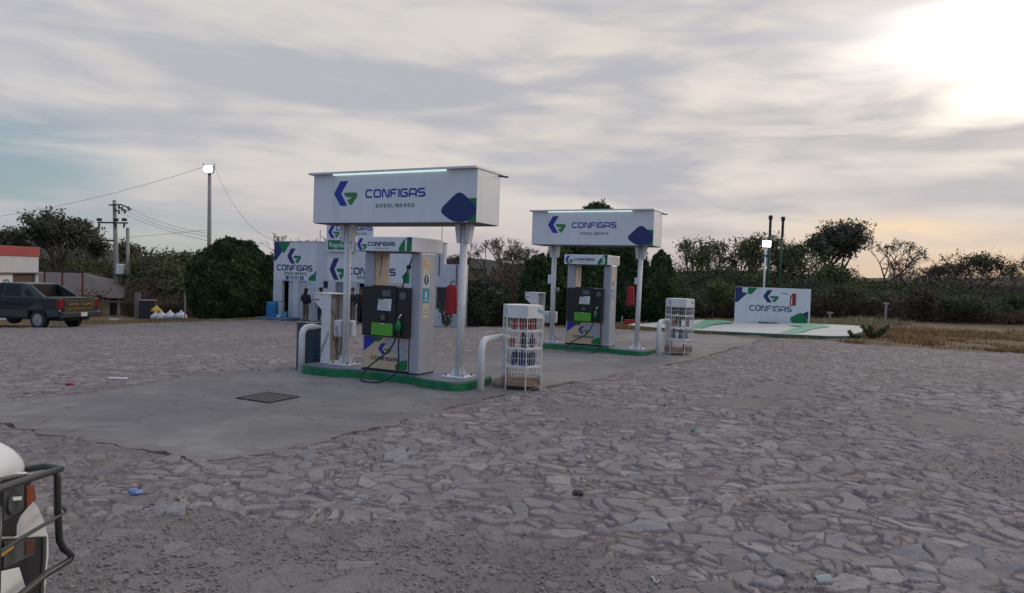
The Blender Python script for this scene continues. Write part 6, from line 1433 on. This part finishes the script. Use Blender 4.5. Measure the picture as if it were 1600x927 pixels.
def person(P, face, H, label, trousers, arms, hood=False, cap=False, turn=0.0, legs=.09):
    """arms: two lists of (elbow, hand) offsets in metres for a 1.72 m person; x right, y forward"""
    t = empty('person', P, face, label, 'person', 'people standing at the shop'); k = H/1.72
    S = lambda L: [tuple(c*k for c in v) for v in L]
    V = [(0,0,.95),(0,.01,1.12),(0,0,1.34),(0,.0,1.45),(0,.01,1.52),(0,.02,1.60),(0,.02,1.67)]; E = [(0,1),(1,2),(2,3),(3,4),(4,5),(5,6)]; Rr = [(.15,.10),(.135,.095),(.15,.10),(.055,.055),(.06,.065),(.078,.092),(.05,.065)]
    JV = [(0,0,.84),(0,.01,1.08),(0,0,1.32),(0,-.005,1.42)]; JE = [(0,1),(1,2),(2,3)]; JR = [(.225,.18),(.215,.175),(.225,.17),(.10,.09)]
    TV = [(0,0,.95),(0,0,1.04)]; TE = [(0,1)]; TR = [(.155,.11),(.15,.105)]
    for s, (el, ha) in zip((-1, 1), arms):
        i = len(V); V += [(s*.19,0,1.38), el, ha, (ha[0], ha[1]+.02, ha[2]-.08)]; E += [(2, i), (i, i+1), (i+1, i+2), (i+2, i+3)]; Rr += [.06, .043, .03, .028]
        j = len(JV); w = tuple(el[q]+(ha[q]-el[q])*.93 for q in range(3)); JV += [(s*.185,0,1.375), el, w]; JE += [(2, j), (j, j+1), (j+1, j+2)]; JR += [.10, .085, .062]
        i = len(V); V += [(s*legs,0,.88),(s*(legs+.01),.02,.48),(s*(legs+.02),-.01,.09),(s*(legs+.04),.14,.035)]; E += [(0, i), (i, i+1), (i+1, i+2), (i+2, i+3)]; Rr += [.085, .055, .04, .035]
        j = len(TV); TV += [(s*legs,0,.86),(s*(legs+.01),.02,.48),(s*(legs+.02),-.01,.10)]; TE += [(0, j), (j, j+1), (j+1, j+2)]; TR += [(.105,.11), .078, .062]
    sc = lambda RR: [tuple(q*k for q in r) if isinstance(r, tuple) else r*k for r in RR]
    skin_mesh('body', S(V), E, sc(Rr), SKIN, t); skin_mesh('jacket', S(JV), JE, sc(JR), JACK, t); skin_mesh('trousers', S(TV), TE, sc(TR), trousers, t)
    for s in (-1, 1): MB().sphere((s*(legs+.035)*k, .07*k, .045*k), .06*k, 10, 6, (.85, 2.1, .8)).build('shoe', SHOE, t, smooth=True)
    # face, ears, hair
    h = MB(); c = (0, .02*k, 1.635*k)
    h.sphere((c[0], c[1]-.022*k, c[2]+.018*k), .098*k, 16, 10, (.9, 1.0, 1.08)); hr = h.build('hair', JACK if hood else HAIR, t, smooth=True)
    MB().sphere((0, .125*k, 1.615*k), .016*k, 8, 6, (.8, 1, 1.5)).build('nose', SKIN, t, smooth=True)
    mb = MB()
    for s in (-1, 1): mb.sphere((s*.032*k, .107*k, 1.645*k), .010*k, 8, 6)
    mb.build('eyes', M['black'], t)
    for s in (-1, 1): MB().sphere((s*.086*k, .02*k, 1.625*k), .022*k, 8, 6, (.4, .8, 1.2)).build('ear', SKIN, t, smooth=True)
    # hands with five fingers each
    for s, (el, ha) in zip((-1, 1), arms):
        mb = MB(); b = Vector(ha)*k+Vector((0, .01, -.06))*k
        for f in range(4): x = (f-1.5)*.018*k; L = (.062, .075, .07, .052)[f]*k; mb.tube([b+Vector((s*.0, x, -.02*k)), b+Vector((-s*.008*k, x*1.1, -.02*k-L*.55)), b+Vector((-s*.028*k, x*1.1, -.02*k-L))], [.0085*k, .008*k, .006*k], 6)
        mb.tube([b+Vector((-s*.012*k, .025*k, .03*k)), b+Vector((-s*.03*k, .045*k, 0)), b+Vector((-s*.035*k, .05*k, -.03*k))], [.01*k, .009*k, .007*k], 6); mb.build('fingers', SKIN, t, smooth=True)
    if hood:
        MB().sphere((0, -.05*k, 1.49*k), .11*k, 14, 8, (1.15, .8, .6)).build('hood', JACK, t, smooth=True)
        MB().sphere((0, .0, 1.645*k), .108*k, 16, 10, (.95, 1.0, 1.1)).build('beanie', JACK, t, smooth=True)
    if cap:
        cp = MB().sphere((0, .01*k, 1.68*k), .10*k, 16, 8, (.95, 1.05, .75)).build('cap', HAIR, t, smooth=True); MB().box(-.06*k, .06*k, .10*k, .19*k, 1.675*k, 1.685*k).build('brim', HAIR, cp, bevel=.004)
    return t
relaxed = (((-.25,-.02,1.12),(-.27,.05,.88)), ((.25,-.02,1.12),(.27,.05,.88)))
front = (((-.26,-.02,1.13),(-.16,.17,1.0)), ((.26,-.02,1.13),(.16,.17,1.0)))
def gp(px, Y): return on_ground(px, Y)
P = at(477, 505, 36.2); person(Vector((P.x, P.y, gz(P.x, P.y)+.0)), R(-25), 1.70, 'person in a black hooded jacket and khaki trousers standing with back to the camera', KHAKI, front, hood=True, turn=0)
P = gp(500.5, 35.6); person(P, R(60), 1.74, 'person in dark clothes and cap half hidden behind the hooded cabinet', DKT, relaxed, cap=True)
P = gp(550, 33.0); person(P, R(150), 1.70, 'person in dark jacket standing left in the shop doorway', KHAKI, front)
P = gp(563, 33.6); person(P, R(190), 1.74, 'person in black standing right in the shop doorway', DKT, relaxed)

# ------------------------------------------------------------------ rubbish bags and litter
def bag(px, Y, r, m, label, seed, sq=.8):
    P = on_ground(px, Y); g_ = random.Random(seed); bm = bmesh.new(); bmesh.ops.create_icosphere(bm, subdivisions=3, radius=r)
    for v in bm.verts:
        d = v.co.normalized(); f = 1+.22*(float(fbm(np.array([d.x*3+seed]), np.array([d.y*3+d.z*2+5.]), seed, 3)[0])-.5)*2; v.co = d*r*f; v.co.z *= sq
        if d.z > .75: v.co.z += (d.z-.75)*r*2.0; v.co.x *= .55; v.co.y *= .55
        if v.co.z < -r*.45: v.co.z = -r*.45
    me = bpy.data.meshes.new('rubbish_bag'); bm.to_mesh(me); bm.free(); me.shade_smooth(); me.materials.append(m); o = bpy.data.objects.new('rubbish_bag', me); COL.objects.link(o); o.location = P+Vector((0, 0, r*.42)); return tag(o, label, 'rubbish bag', 'rubbish bags in a row by the scrub')
WB = mat('white_plastic_bag', (.48, .49, .52), .4, 0, .1, 5, bump=.4, bscale=9); YB = mat('yellow_plastic', (.42, .30, .03), .5, 0, .1); TB = mat('teal_plastic_bag', (.12, .27, .32), .45, 0, .1)
for px, Y, r, m, lab, sd_ in ((243, 44.2, .30, WB, 'white rubbish bag lying under the yellow sack', 1), (252, 44.0, .33, WB, 'white rubbish bag just right of the yellow sack', 2), (266, 44.0, .34, WB, 'tallest peaked white rubbish bag in the middle of the row', 3), (283, 43.6, .34, WB, 'big white rubbish bag at the right end of the row', 4), (275.5, 43.7, .24, TB, 'teal rubbish bag squeezed between the white ones', 5)):
    bag(px, Y, r, m, lab, sd_)
o = bag(244, 44.6, .34, YB, 'bright yellow sack on top of the white rubbish bags', 12, .5); o.location.z += .42; o.name = 'yellow_sack'
P = on_ground(229, 45); t = empty('rubbish_bin', P, R(10), 'dark open box bin left of the rubbish bags', 'bin')
MB().box(-.35, .35, -.3, .3, 0, 1.15).build('bin_body', mat('dark_blue_grey_plastic', (.018, .022, .035), .6), t, bevel=.03); MB().box(-.38, .55, -.33, .33, 1.2, 1.24).build('lid', M['doorgrey'], t, bevel=.01)
MB().box(-.7, -.42, -.1, .1, -.1, 1.7).build('side_board', M['wood_pole'], t)
P = on_ground(289, 43); o = MB().tube([(0, 0, -.1), (-.02, 0, 1.3), (-.03, 0, 2.1)], .04, 6).build('thin_stake', M['conc_pole'], None); o.location = P; tag(o, 'thin pale stake between the rubbish bags and the round bush', 'stake')
P = on_ground(178, 44); o = MB().box(-.3, .3, -.1, .1, 0, .05).build('paper_scrap', M['paper'], None, bevel=.01); o.location = P+Vector((0, 0, .02)); tag(o, 'white paper scrap on the dirt right of the pickup', 'litter')

def ground_px(px, py):
    d = ray(px, py); k = 1.0
    while (CAM+d*k).z > gz(*(CAM+d*k)[:2]) and k < 200: k += .01
    P = CAM+d*k; return Vector((P.x, P.y, gz(P.x, P.y)+.016))
def crumple(name, P, r, m, label, seed, sc=(1, .7, .4), cat='litter', rz=0.0):
    g_ = np.random.default_rng(seed); bm = bmesh.new(); bmesh.ops.create_icosphere(bm, subdivisions=2, radius=r)
    for v in bm.verts: v.co *= g_.uniform(.65, 1.2); v.co = Vector((v.co.x*sc[0], v.co.y*sc[1], v.co.z*sc[2]))
    me = bpy.data.meshes.new(name); bm.to_mesh(me); bm.free(); me.materials.append(m); o = bpy.data.objects.new(name, me); COL.objects.link(o); o.location = P+Vector((0, 0, r*sc[2]*.5)); o.rotation_euler.z = rz; return tag(o, label, cat)
crumple('crumpled_wrapper', ground_px(210, 776), .055, mat('blue_white_wrapper', (.12, .18, .42), .4, 0, .1, 30, (.5, .55, .65), 1.0, 40), 'crumpled blue and white wrapper on the stones right of the bull bar', 2, (1.1, .6, .5))
crumple('dark_scrap', ground_px(903, 776), .045, mat('black_scrap', (.02, .022, .03), .5), 'small crumpled black scrap in the middle of the paving', 3, (1.1, .7, .6))
crumple('green_cap', ground_px(1083, 675), .022, M['green'], 'tiny green bottle cap on the paving below the farther cage', 4, (1, 1, .6))
crumple('red_scrap', ground_px(109, 603), .06, M['redpaint'], 'small faded red scrap beyond the apron on the left', 5, (1.2, .7, .4))
crumple('dark_pebble', ground_px(40, 619), .04, M['steel'], 'dark pebble beyond the apron at the far left', 6)
P = ground_px(184, 594); o = MB().box(-.14, .14, -.03, .03, 0, .02).build('white_strip', M['paper'], None, bevel=.004); o.location = P; tag(o, 'short white plank scrap beyond the left edge of the apron', 'litter')
P = ground_px(1284, 921); t = empty('plastic_cup', P+Vector((0, 0, .036)), R(12), 'crushed translucent white plastic cup lying at the bottom right', 'cup')
cup = MB(); n = 20; pr_ = [(.024, 0), (.026, .002), (.034, .085), (.037, .088)]
for i, (r, z) in enumerate(pr_):
    for k in range(n): a = 2*math.pi*k/n; cup.v.append((z-.045, r*math.cos(a)*(1-.12*math.cos(a*3)), r*math.sin(a)*.85))
for i in range(len(pr_)-1):
    for k in range(n): k2 = (k+1) % n; cup.f.append((i*n+k, i*n+k2, (i+1)*n+k2, (i+1)*n+k))
cup.f.append(tuple(range(n)))
PC = mat('cloudy_plastic', (.50, .52, .50), .3); PC.node_tree.nodes['Principled BSDF'].inputs['Transmission Weight'].default_value = .35
o = cup.build('cup_body', PC, t, smooth=True); s_ = o.modifiers.new('solid', 'SOLIDIFY'); s_.thickness = .0012
P = ground_px(1022, 912); o = MB().tube([(-.015, .05, .004), (-.004, .02, .012), (.0, -.02, .006), (.012, -.035, .004), (.02, -.02, .01)], .0032, 5).build('plastic_strip', M['paper'], None, smooth=True); o.location = P; tag(o, 'thin curled white plastic strip near the bottom middle', 'litter')
